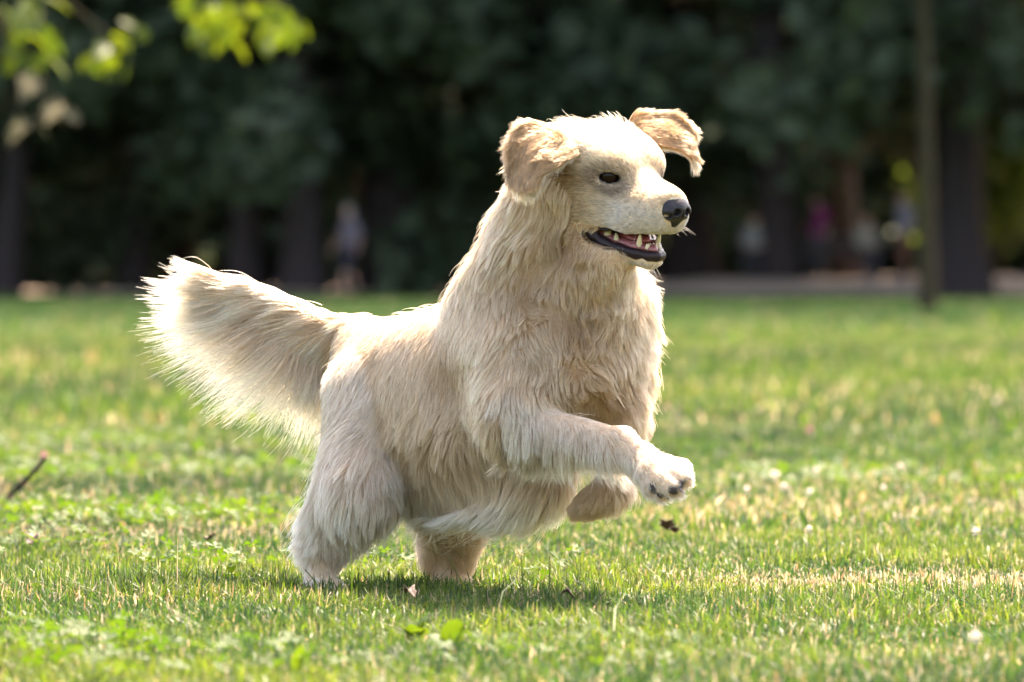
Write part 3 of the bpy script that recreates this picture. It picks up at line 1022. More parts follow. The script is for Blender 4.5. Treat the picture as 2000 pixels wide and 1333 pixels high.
cb = cb*(1-spot) + spot*np.array([.26, .14, .06]); ct = ct*(1-spot) + spot*np.array([.50, .32, .15])
white = sstep(.055, .10, x)[:, None]*sstep(.0, -.02, z)[:, None]          # whitened muzzle
cb = cb*(1-white) + white*np.array([.62, .55, .48]); ct = ct*(1-white) + white*np.array([.86, .82, .77])
grey = (1 - sstep(1.0, 2.3, np.minimum(near_eye(h), near_eye(h - [.012, 0, -.010])*1.15)))[:, None]
cb = cb*(1-.85*grey) + .85*grey*np.array([.12, .08, .07]); ct = ct*(1-.75*grey) + .75*grey*np.array([.24, .17, .13])
warm = (sstep(.06, -.02, x)*sstep(.035, -.01, z))[:, None]
cb = cb*(1-.45*warm) + .45*warm*np.array([.52, .32, .13]); ct = ct*(1-.3*warm) + .3*warm*np.array([.74, .54, .30])
hair_obj('face_hair', pts, .00024, tones(len(h), 6, cb, ct, .13, own), coat_mat, body)

# --- tail plume
m = (regname == 'tail')
r_, n_ = root[m], nrm[m]
xx, yy = px_of(r_)
tb = sstep(690, 400, xx)                                          # 0 at the root of the tail, 1 at its end
extra = 4
r_, n_, tb = (np.repeat(q, extra, 0) for q in (r_, n_, tb))
r_ = r_ + rng.normal(0, .003, r_.shape)
up = rng.random(len(r_))
under = sstep(.55, -.7, n_[:, 2])                                 # hair on the underside hangs, on top lies along the tail
ang = np.radians(-10 + 96*under*(1-.62*tb)) + np.radians(rng.normal(0, 7, len(r_)))
side = n_[:, 1]
fl = np.stack([-np.cos(ang), .30*side, -np.sin(ang)], 1) + np.array([0, .0, .30])*(sstep(.6, 1., tb)*(1-under))[:, None]
lu = np.interp(tb, [0, .12, .45, .75, 1], [36, 265, 255, 175, 140]); lt = np.interp(tb, [0, .12, .5, .8, 1], [34, 75, 85, 105, 130])
base_len = lt + (lu-lt)*under
ln = base_len*px*rng.uniform(.42, 1.18, len(r_))
pts = grow(r_, n_, fl, ln, .18 + .12*rng.random(len(r_)), .40*np.ones(len(r_)), 10, .30, 30., None)
sweep = np.linspace(0, 1, 10)**2
pts += (np.array([-1., 0, .10])*.05)[None, None]*sweep[None, :, None]*under[:, None, None]*(ln/.17)[:, None, None]
pts, own = clump(pts, max(len(pts)//22, 10), .60, 1.0, seed=12)
pts, own_ = clump(pts, max(len(pts)//200, 10), .60, 1.3, seed=13)
tc = tones(len(pts), 10, [.66, .43, .22], [.96, .86, .71], .15, own)
hair_obj('tail_hair', pts, .00034, tc, coat_mat, body)
print('tail strands', len(pts))

# --- ears
for ei, (eo, g, dv, nn) in enumerate(EARS):
    n = g.shape[0]
    N = 30000
    ui, vi = rng.random(N)*(n-1.001), rng.random(N)**.9*(n-1.001)
    i, j = ui.astype(int), vi.astype(int); fu, fv = (ui-i)[:, None], (vi-j)[:, None]
    bil = lambda A: (A[i, j]*(1-fu)+A[i+1, j]*fu)*(1-fv) + (A[i, j+1]*(1-fu)+A[i+1, j+1]*fu)*fv
    sgn = np.where(rng.random(N) < .5, 1., -1.)[:, None]
    nr = unit(bil(nn))*sgn
    p0 = bil(g) + nr*.0018
    fl = unit(bil(dv)) + rng.normal(0, .18, (N, 3))
    edge = np.maximum(sstep(.78, 1.0, ui/(n-1)), sstep(.75, 1, vi/(n-1))*.4)
    outer = nr[:, 1] > -.15
    ln = (.013 + .011*edge + .009*outer)*rng.uniform(.5, 1.25, N)
    pts = grow(p0, nr, fl, ln, .20 + .35*edge + .15*rng.random(N), .55*np.ones(N), 6, .05, 70., None)
    pts, own = clump(pts, N//20, .55, 1.2, seed=15)
    cb = np.where(outer[:, None], np.array([.62, .44, .27]), np.array([.38, .20, .08]))
    ct = np.where(outer[:, None], np.array([.86, .74, .58]), np.array([.66, .43, .22]))
    hair_obj('ear_hair', pts, .00026, tones(N, 6, cb, ct, .16, own), coat_mat, eo)

# --- whiskers, brow hairs and chin bristles
wr, wd, wl_ = [], [], []
for s in (-1, 1):
    for k in range(14):
        wr.append(hl(.112+.030*rng.random(), s*(.020+.006*rng.random()), -.022-.022*rng.random()))
        wd.append(HR @ np.array([.5+.7*rng.random(), s*(.4+.7*rng.random()), .25-.9*rng.random()])); wl_.append(.014+.020*rng.random())
    for k in range(10):
        wr.append(hl(.095+.03*rng.random(), s*.012*rng.random(), -.094))
        wd.append(HR @ np.array([.7, s*.4*rng.random(), -.8])); wl_.append(.014+.016*rng.random())
wr, wd, wl_ = np.array(wr), unit(np.array(wd)), np.array(wl_)
tt = np.linspace(0, 1, 6)
pts = wr[:, None] + wd[:, None]*(wl_[:, None]*tt)[..., None] + np.array([0, 0, -1.])*(wl_[:, None]*.25*tt**2)[..., None]
hair_obj('whisker', pts, .00017, np.tile(np.array([.85, .80, .72]), (len(pts), 6, 1)), coat_mat, body, .2)
# ------------------------------------------------------------------ grass, clover and small things on the lawn
def view_half(y):
    """half the width of lawn to plant at distance y from the dog"""
    return (y + DIST)*1000/(PXM*DIST)*1.25 + .35

t = NT('grass_blade')
at = t.add('Attribute', {'attribute_name': 'tone'})
d = t.add('BsdfPrincipled', Base_Color=at.outputs['Color'], Roughness=.5, Specular_IOR_Level=.3)
hsv = t.add('HueSaturation', Hue=.497, Saturation=1.05, Value=1.9, Color=at.outputs['Color'])
tr = t.add('BsdfTranslucent', Color=hsv.outputs[0])
ms_ = t.add('MixShader', Fac=.42)
t.l.new(d.outputs[0], ms_.inputs[1]); t.l.new(tr.outputs[0], ms_.inputs[2])
grass_mat = t.surf(ms_.outputs[0])

GREENS = np.array([[.026, .063, .009], [.038, .080, .010], [.015, .043, .009], [.058, .088, .013], [.024, .056, .018]])
STRAW = np.array([[.28, .21, .12], [.35, .28, .18], [.22, .14, .07], [.31, .235, .155]])
def n2(x, y, f, seed):
    p = np.stack([x, y, np.zeros_like(x)], -1)
    return vnoise(p, f, seed)[..., 0]
def dryness(x, y):
    """straw patches: bands where the turf has dried out"""
    a = n2(x, y*.55, 2.1, 51) + .6*n2(x, y, 6.5, 52)
    yw = y + .12*n2(x, y, 4.0, 53)
    band = 1.1*np.exp(-((yw - .22)/.24)**2)*sstep(.1, .4, x) + .8*np.exp(-((yw - 1.75)/.35)**2)*sstep(-.3, -.5, x) + .7*np.exp(-((yw - 2.8)/.35)**2)*sstep(.25, .5, x) + .45*np.exp(-((yw + .3)/.18)**2)*sstep(.3, .0, x)
    return np.clip(.11 + .17*a + .52*band, .02, .8)
BLADES = []
def blades(n, y0, y1, h, w, seed, bend=.6, wide=1.0, clumpy=0.0, outer=0.0):
    r = np.random.default_rng(seed)
    # even over the planted trapezoid
    yy = []
    while sum(map(len, yy)) < n:
        q = r.uniform(y0, y1, n); yy.append(q[r.random(n)*view_half(y1) < view_half(q)])
    y = np.concatenate(yy)[:n]
    x = r.uniform(-1, 1, n)*view_half(y)*wide
    if outer:                                                  # lawn to either side of the picture
        x = np.sign(x)*(view_half(y) + outer*r.random(n)**1.3)
    if clumpy:
        x += n2(x, y, 9, seed+1)*clumpy; y += n2(x, y, 9, seed+2)*clumpy
    dry = r.random(n) < dryness(x, y)
    tall = 1 + .30*n2(x, y, 3.1, 58) + .30*n2(x, y, 13., 59)
    H = h*r.uniform(.45, 1.25, n)*tall*np.where(dry, .85, 1)
    W = w*r.uniform(.6, 1.3, n)
    an = r.uniform(0, 2*np.pi, n)
    lean = np.stack([np.cos(an), np.sin(an), np.zeros(n)], 1)
    B = bend*r.random(n)**1.3*np.where(dry, 1.6, 1)
    fa = an + np.pi/2 + r.normal(0, .5, n)
    side = np.stack([np.cos(fa), np.sin(fa), np.zeros(n)], 1)*W[:, None]/2
    base = np.stack([x, y, ground_z(x, y) - .004], 1)
    up = np.array([0, 0, 1.])
    v = []
    for t_, ww in ((0, .8), (.5, 1.0)):
        c = base + up*(H*t_*(1-.22*B*t_))[:, None] + lean*(H*B*t_**1.8)[:, None]
        v += [c - side*ww, c + side*ww]
    tip = base + up*(H*(1-.35*B))[:, None] + lean*(H*B*1.05)[:, None]
    v.append(tip)
    v = np.stack(v, 1)                                         # n,5,3
    o = np.arange(n)[:, None]*5
    quad = o + np.array([0, 1, 3, 2]); tri = o + np.array([2, 3, 4])
    pat = n2(x, y, 5.0, 56) + .7*n2(x, y, 16.0, 57)
    g = GREENS[r.integers(0, 5, n)]*(1 + .42*pat[:, None]) + np.clip(pat, 0, 1)[:, None]*[.030, .012, .0]
    tree_shade = sstep(42, 52, y)[:, None]                            # shade of the trees painted into the far blades as deeper green
    g = g*(1-tree_shade) + tree_shade*np.array([.019, .043, .011])*r.uniform(.8, 1.2, (n, 1))
    dry &= r.random(n) > tree_shade[:, 0]*.8
    s_ = STRAW[r.integers(0, 4, n)]
    cc = np.where(dry[:, None], s_, g)*r.uniform(.75, 1.25, (n, 1))
    half = (~dry) & (r.random(n) < .07)
    cv = np.repeat(cc[:, None], 5, 1)
    cv[half, 4] = STRAW[0]                                     # dried tips
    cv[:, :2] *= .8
    BLADES.append((v.reshape(-1, 3), quad, tri, np.clip(cv, .01, .9).reshape(-1, 3)))
def build_blades(name):
    vs_ = np.concatenate([b[0] for b in BLADES]); cc = np.concatenate([b[3] for b in BLADES])
    q, t3, o = [], [], 0
    for v, qd, tr_, _ in BLADES:
        q.append(qd+o); t3.append(tr_+o); o += len(v)
    q, t3 = np.concatenate(q), np.concatenate(t3)
    me = bpy.data.meshes.new(name)
    me.vertices.add(len(vs_)); me.vertices.foreach_set('co', vs_.astype(np.float32).ravel())
    li = np.concatenate([q.ravel(), t3.ravel()]).astype(np.int32)
    me.loops.add(len(li)); me.loops.foreach_set('vertex_index', li)
    me.polygons.add(len(q)+len(t3))
    me.polygons.foreach_set('loop_start', np.concatenate([np.arange(len(q))*4, len(q)*4 + np.arange(len(t3))*3]).astype(np.int32))
    me.update(calc_edges=True)
    me.polygons.foreach_set('use_smooth', np.ones(len(q)+len(t3), bool))
    set_attr(me, 'tone', cc)
    me.materials.append(grass_mat)
    o = bpy.data.objects.new(name, me); col.objects.link(o)
    return o
blades(150000, -2.1, 1.8, .035, .0029, 61, 1.15)
blades(30000, -2.1, 1.3, .020, .0030, 66, 1.4)                  # thatch low between the blades
blades(95000, 1.8, 9.0, .040, .0044, 62, 1.0)
blades(9000, 2.0, 30.0, .062, .0075, 67, .9, 1.0, .05)
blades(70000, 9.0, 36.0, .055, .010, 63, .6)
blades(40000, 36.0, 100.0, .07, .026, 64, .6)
blades(1500, 20.5, 22.5, .11, .012, 68, .5)
blades(900, -2.0, 4.0, .10, .0016, 69, 2.6)                     # long bent stems over the turf
blades(42000, -2.3, 5.0, .036, .0042, 161, 1.1, 1.0, 0, 1.8)
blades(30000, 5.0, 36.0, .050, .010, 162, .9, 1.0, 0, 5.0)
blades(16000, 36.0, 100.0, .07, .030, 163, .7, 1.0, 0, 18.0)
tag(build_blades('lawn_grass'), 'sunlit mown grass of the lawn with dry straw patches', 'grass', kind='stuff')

# ---- clover leaves in patches
t = NT('clover_leaf')
at = t.add('Attribute', {'attribute_name': 'tone'})
mx = t.add('MixRGB', Fac=at.outputs['Fac'], Color1=rgb(.034, .082, .011), Color2=rgb(.064, .108, .014))
d = t.add('BsdfPrincipled', Base_Color=mx.outputs[0], Roughness=.6, Specular_IOR_Level=.3)
hsv = t.add('HueSaturation', Hue=.485, Saturation=1.1, Value=1.6, Color=mx.outputs[0])
tr = t.add('BsdfTranslucent', Color=hsv.outputs[0])
ms_ = t.add('MixShader', Fac=.45)
t.l.new(d.outputs[0], ms_.inputs[1]); t.l.new(tr.outputs[0], ms_.inputs[2])
clover_mat = t.surf(ms_.outputs[0])
rc = np.random.default_rng(71)
def leaflet(n=7):
    """one heart-shaped leaflet, folded along its midrib, along +x"""
    a = np.linspace(-1, 1, n)
    edge = np.array([[.0, 0], [.35, .30], [.75, .46], [1.0, .36], [.93, .10]])
    v = [(0, 0, 0)] + [(x, y, .10*y + .05*x) for x, y in edge[1:]] + [(.90, 0, -.02)] + [(x, -y, .10*y + .05*x) for x, y in edge[:0:-1]]
    return np.array(v)
LV = leaflet()                                                 # 10 verts
def clover(nc, y0, y1, seed, size, cover):
    r = np.random.default_rng(seed)
    y = r.uniform(y0, y1, nc); x = r.uniform(-1, 1, nc)*view_half(y)
    boost = .4*np.exp(-((y-1.15)/.35)**2)*sstep(.2, .45, x) + .4*np.exp(-((y-4.2)/1.6)**2)*sstep(.2, .6, x) + .3*sstep(-.9, -1.4, y)
    boost = boost - 3*((x > -.42) & (x < .02) & (y > -.2) & (y < .35))     # trodden flat where the dog pushes off
    k = (n2(x, y*.7, 2.6, 72) + .5*n2(x, y, 7, 73)) + boost > cover
    x, y = x[k], y[k]
    vs_, fs_, tn = [], [], []
    o = 0
    H = r.uniform(.024, .052, len(x))
    for i in range(len(x)):
        c = np.array([x[i], y[i], H[i]]); a0 = r.random()*6.28; s = size*r.uniform(.7, 1.25); tilt = r.normal(0, .35, 2)
        tone = r.random()
        for q in range(3):
            a = a0 + q*2.094; ca, sa = math.cos(a), math.sin(a)
            p = LV*s
            w = np.stack([p[:, 0]*ca - p[:, 1]*sa, p[:, 0]*sa + p[:, 1]*ca, p[:, 2] + r.uniform(-.1, .25)*p[:, 0]], 1)
            w[:, 2] += w[:, 0]*tilt[0] + w[:, 1]*tilt[1]
            vs_.append(c + w); n = len(p)
            fs_ += [(o, o+1, o+2, o+5), (o+5, o+2, o+3, o+4), (o, o+5, o+7, o+8), (o+5, o+6, o+7, o+7)]
            tn.append(np.full(n, tone)); o += n
    return np.concatenate(vs_), fs_, np.concatenate(tn)
parts = [clover(4500, -2.0, 1.6, 74, .0120, .38), clover(7000, 1.6, 8.0, 75, .014, .32)]
vs_ = np.concatenate([p[0] for p in parts]); tn = np.concatenate([p[2] for p in parts])
off = len(parts[0][0])
fl_ = [f for f in parts[0][1]] + [tuple(i+off for i in f) for f in parts[1][1]]
fl_ = [f if f[2] != f[3] else f[:3] for f in fl_]
me = bpy.data.meshes.new('clover'); me.from_pydata([tuple(v) for v in vs_], [], fl_)
set_attr(me, 'tone', tn); me.materials.append(clover_mat)
o = bpy.data.objects.new('clover', me); col.objects.link(o)
tag(o, 'green clover leaves growing in patches through the grass', 'clover', kind='stuff')

# ---- white clover flowers, one by one
m_petal = simple_mat('clover_petal', (.78, .74, .68), .6, (.62, .50, .44), 300)
m_pink = simple_mat('pink_petal', (.62, .28, .36), .6, (.45, .20, .28), 300)
m_stalk = simple_mat('stalk', (.14, .20, .05), .6, (.10, .15, .04), 60)
def at_lawn(pxx, pyy, z=.0):
    """the point z above the lawn seen at a photo place"""
    y = (CAMZ - z)*PXM*DIST/(pyy - HZ) - DIST
    return np.array([(pxx - 1000)/PXM*(1 + y/DIST), y, z])
def flower_meshes():
    """a globe of small upturned florets on a thin stalk"""
    r = np.random.default_rng(81); vs_, fs_ = [], []
    n = 46; i = np.arange(n) + .5
    ph = np.arccos(1 - 1.75*i/n); th = np.pi*(1+5**.5)*i
    dirs = np.stack([np.cos(th)*np.sin(ph), np.sin(th)*np.sin(ph), np.cos(ph)], 1)
    for k, dr in enumerate(dirs):
        s1 = unit(np.cross(dr, [0, .1, 1.])); up_ = unit(np.cross(s1, dr))
        L = .0085*r.uniform(.85, 1.15)
        b = dr*.0015; m_ = dr*L*.65 + up_*.0006; tip = dr*L + np.array([0, 0, .0012]); o = len(vs_)
        vs_ += [b, m_ + s1*.0014, tip, m_ - s1*.0014]
        fs_.append((o, o+1, o+2, o+3))
    return np.array(vs_), np.array(fs_)
fv, ff = flower_meshes()
hd = mesh_obj('flower_head', fv, ff, m_petal); hd_me = hd.data; bpy.data.objects.remove(hd)
pk = mesh_obj('flower_head', fv, ff, m_pink); pk_me = pk.data; bpy.data.objects.remove(pk)
sv, sf = tube([(0, 0, -.05), (.002, 0, -.03), (.001, .001, -.012), (0, 0, 0)], .0007, 5)
st = mesh_obj('stalk', sv, sf, m_stalk); st_me = st.data; bpy.data.objects.remove(st)
FLOWERS = [(1512, 932, 1.5, 'largest white clover flower right of the raised paw', 0),
 (1530, 952, 1.0, 'small white clover flower just below the largest one', 0),
 (1594, 922, 1.1, 'white clover flower standing right of the largest one', 0),
 (1580, 964, 1.1, 'white clover flower low in the leaves below its neighbour', 0),
 (1458, 958, 1.0, 'white clover flower nearest the raised paw', 0),
 (1758, 915, 1.2, 'white clover flower far right in the brightest clover patch', 0),
 (1725, 955, .9, 'small white clover flower below the far right one', 0),
 (1905, 1248, 1.0, 'white clover flower close to the lower right corner', 0),
 (1580, 1035, .8, 'tiny white clover flower above the clover right of the dead leaf', 0),
 (1905, 1040, .9, 'white clover flower at the right edge over dark clover', 0),
 (1300, 795, 1.3, 'pink clover bud in the blurred grass beside the chest', 1),
 (85, 892, 1.3, 'pale pink clover bud above the dark twig', 1),
 (1580, 842, 1.3, 'brownish pink clover head in the blurred grass at the right', 1),
 (1945, 785, 1.3, 'white clover flower farthest off at the right edge', 0)]
for pxx, pyy, s, label, pink in FLOWERS:
    z = .045 + .008*s
    p = at_lawn(pxx, pyy, z)
    s *= 1.25
    root = empty('clover_flower', p); root.scale = (s, s, s)
    tag(root, label, 'flower', 'clover flowers in the lawn')
    for nm, dm in (('flower_head', pk_me if pink else hd_me), ('stalk', st_me)):
        q = bpy.data.objects.new(nm, dm); col.objects.link(q); q.parent = root

# ---- twig, dead leaves, broad-leaved weeds
m_twig = simple_mat('twig_bark', (.022, .014, .012), .8, (.010, .007, .006), 60, .6, .1)
p0 = at_lawn(44, 944, .060)
p1 = P(88, 896, p0[1]+.02)
p0 = p0 + (p0 - p1)*.9                                       # its foot is lost in the grass
s = np.linspace(0, 1, 8)[:, None]
v, f = tube(p0 + (p1-p0)*s + np.sin(s*7)*[[0, .002, .002]], .0062*(1.1-.5*s[:, 0]), 7)
tag(mesh_obj('twig', v, f, m_twig), 'dark broken twig sticking up from the grass at the left', 'twig')

m_dead = simple_mat('dead_leaf', (.070, .028, .016), .7, (.030, .014, .010), 70, .5)
def dead_leaf(pxx, pyy, size, label, seed):
    r = np.random.default_rng(seed)
    c = at_lawn(pxx, pyy, .035)
    n, mrow = 9, 5
    vs_ = []
    for i in range(n):
        t_ = i/(n-1); w = math.sin(math.pi*min(1, t_*1.08))**.7*(.34+.12*math.sin(t_*19))
        for j in range(mrow):
            u_ = (j/(mrow-1)-.5)*2
            vs_.append(((t_-.5), u_*w, .35*abs(u_)*w*2 + .22*math.sin(t_*5+seed) + .05*r.random()))
    vs_ = np.array(vs_)*size
    a = r.random()*6; ca, sa = math.cos(a), math.sin(a)
    vs_ = np.stack([vs_[:, 0]*ca - vs_[:, 1]*sa, vs_[:, 0]*sa + vs_[:, 1]*ca, vs_[:, 2]], 1) + c
    fs_ = [(i*mrow+j, (i+1)*mrow+j, (i+1)*mrow+j+1, i*mrow+j+1) for i in range(n-1) for j in range(mrow-1)]
    o = mesh_obj('dead_leaf', vs_, fs_, m_dead)
    md = o.modifiers.new('thickness', 'SOLIDIFY'); md.thickness = .0006
    tag(o, label, 'leaf', 'dead leaves on the lawn')
dead_leaf(1303, 1028, .042, 'curled dark red dead leaf below the raised front paw', 3)
dead_leaf(1318, 1036, .026, 'small dark scrap of leaf touching the dark red leaf', 9)
dead_leaf(1108, 1164, .022, 'small dark scrap added for a dark hole in the grass in front of the far hind paw', 5)  # leaf shape added to stand for a dark hole between the blades
dead_leaf(801, 1160, .024, 'dark red scrap of leaf between the hind paws', 6)
dead_leaf(62, 1056, .030, 'dark dead leaf at the left edge in dry grass', 7)
dead_leaf(408, 1050, .024, 'dark dead leaf left of the near hind leg', 8)

def weed(pxx, pyy, h, nl, label, seed, lw=.32):
    """a rosette of broad upright leaves"""
    r = np.random.default_rng(seed)
    c = at_lawn(pxx, pyy, 0)
    root = empty('broadleaf_weed', c)
    tag(root, label, 'plant', 'broad-leaved weeds in the lawn')
    for k in range(nl):
        a = k*2.4 + r.random(); n = 8
        L = h*r.uniform(.7, 1.1); rise = r.uniform(.55, 1.0)
        d_ = np.array([math.cos(a), math.sin(a), 0]); sd = np.array([-math.sin(a), math.cos(a), 0])
        vs_ = []
        for i in range(n):
            t_ = i/(n-1)
            cpt = d_*L*(.55*t_**1.3)*(1.4-rise) + np.array([0, 0, L*rise*(t_-.32*t_*t_)])
            w = L*lw*math.sin(math.pi*min(1, t_*.93+.05))**.8*.5
            for u_ in (-1, -.5, 0, .5, 1):
                vs_.append(cpt + sd*u_*w + np.array([0, 0, .18*abs(u_)*w]))
        fs_ = [(i*5+j, i*5+j+1, (i+1)*5+j+1, (i+1)*5+j) for i in range(n-1) for j in range(4)]
        o = mesh_obj('leaf', vs_, fs_, clover_mat, root)
        set_attr(o.data, 'tone', np.full(len(vs_), .5+.5*r.random()))
weed(812, 1262, .060, 7, 'broad-leaved weed in the foreground, left one of the pair', 91, .5)
weed(880, 1285, .070, 9, 'bright broad-leaved weed in the foreground, right one of the pair', 92, .45)
weed(105, 1320, .075, 3, 'blurred tall bright leaf in the lower left corner', 93, .2)
weed(575, 1330, .075, 3, 'blurred bright leaf at the bottom edge left of centre', 94, .2)
weed(150, 728, .14, 7, 'tall blurred weed on the lawn at the left', 95, .3)
weed(1945, 640, .30, 7, 'tall blurred weed on the far lawn near the right edge', 96, .3)
weed(1435, 680, .18, 5, 'dark blurred weed on the lawn right of the chest', 97, .3)
weed(1555, 1062, .040, 6, 'low weed with round leaves below the row of clover flowers', 98, .8)
weed(65, 1172, .040, 5, 'low weed with oval leaves near the left edge', 99, .7)

# ---- leafy branch hanging into the picture from a tree at the left
m_near_leaf = leaf_mat('lit_leaf', (.038, .066, .010), (.072, .100, .013), .5, .5)
m_dull_leaf = leaf_mat('dull_leaf', (.05, .05, .03), (.09, .085, .06), .35, .6)
YB = 19.5
tr_ = empty('overhanging_tree', (P(-1500, 0, YB)[0], YB, 0))
tag(tr_, 'bright leafy branch of a tree hanging in from the top left', 'tree')
def add_local(name, v, f, mat, parent_obj, root):
    o = mesh_obj(name, np.asarray(v) - np.array(root.location), f, mat, parent_obj)
    return o
bx = tr_.location.x
zz = np.linspace(-.3, 9, 14)
v, f = tube(np.stack([bx + .05*np.sin(zz), YB + .05*np.cos(zz*1.3), zz], 1), .24*(1-.07*zz) + .06*np.exp(-np.maximum(zz, 0)*3), 12)
trunk = add_local('trunk', v, f, m_bark2, tr_, tr_)
def branch(pts, r0, r1, parent_obj):
    pts = np.array(pts); tt_ = np.linspace(0, 1, len(pts)); s = np.linspace(0, 1, 24)
    q = np.stack([np.interp(s, tt_, pts[:, k]) for k in range(3)], 1)
    for _ in range(3):
        q[1:-1] = (q[:-2] + q[1:-1]*2 + q[2:])/4
    v, f = tube(q, r0 + (r1-r0)*s, 7)
    return add_local('branch', v, f, m_bark2, parent_obj, tr_), q
B0 = np.array([bx, YB, 3.4])
br1, q1 = branch([B0, P(-600, -420, YB), P(-100, -160, YB), P(240, -60, YB), P(440, -20, YB+.02), P(560, 10, YB)], .060, .006, tr_)
br2, q2 = branch([q1[12], P(20, -80, YB-.3), P(150, 20, YB-.3), P(240, 90, YB-.3)], .020, .004, tr_)
br3, q3 = branch([q1[9], P(-120, -60, YB-1.2), P(20, 60, YB-1.2), P(90, 160, YB-1.2), P(130, 250, YB-1.2)], .022, .004, tr_)
# oak-like leaf outline with lobes, bent along the midrib
lo = [(0, .02), (.12, .10), (.22, .22), (.32, .16), (.42, .30), (.54, .20), (.64, .30), (.76, .18), (.86, .20), (1.0, .02)]
lvx = []
for x_, w_ in lo:
    for u_ in (-1, 0, 1):
        lvx.append((x_, u_*w_, .10*abs(u_)*w_*3 - .25*x_*x_))
lvx = np.array(lvx); lfx = [(i*3+j, i*3+j+1, (i+1)*3+j+1, (i+1)*3+j) for i in range(len(lo)-1) for j in range(2)]
leaf_me = []
for mm in (m_near_leaf, m_dull_leaf):
    for tone in (.1, .5, .95):
        o = mesh_obj('leaf', lvx, lfx, mm); set_attr(o.data, 'tone', np.full(len(lvx), tone)); leaf_me.append(o.data); bpy.data.objects.remove(o)
rl = np.random.default_rng(101)
def leaves(br, c, spread, n, size, dull=0, depth=.25):
    for k in range(n):
        p = P(c[0] + rl.normal(0, spread*.55), c[1] + rl.normal(0, spread*.5), c[2] + rl.normal(0, depth))
        o = bpy.data.objects.new('leaf', leaf_me[dull*3 + rl.integers(0, 3)]); col.objects.link(o)
        o.parent = br
        o.location = Vector(p) - Vector(tr_.location)
        o.scale = (1.7*size*rl.uniform(.75, 1.2),)*3
        o.rotation_euler = (rl.normal(0, .7), rl.uniform(.2, 1.2), rl.uniform(0, 6.28))
for c, sp, n, sz in (((556, 40, YB), 36, 9, .085), ((540, 75, YB), 28, 6, .075), ((500, 10, YB), 34, 5, .08), ((430, 20, YB), 42, 9, .09),
                     ((400, 60, YB), 26, 5, .08), ((460, 60, YB), 20, 4, .07), ((370, -10, YB), 30, 5, .09)):
    leaves(br1, c, sp, n, sz)
for c, sp, n, sz in (((250, 45, YB-.3), 18, 4, .075), ((205, 100, YB-.3), 26, 7, .08), ((240, 125, YB-.3), 14, 3, .07)):
    leaves(br2, c, sp, n, sz)
for c, sp, n, sz, dl in (((35, 30, YB-1.2), 50, 12, .10, 0), ((75, 85, YB-1.2), 40, 7, .09, 0), ((50, 150, YB-1.2), 30, 6, .08, 1), ((115, 195, YB-1.2), 22, 6, .075, 1), ((50, 240, YB-1.2), 20, 5, .07, 1)):
    leaves(br3, c, sp, n, sz, dl)
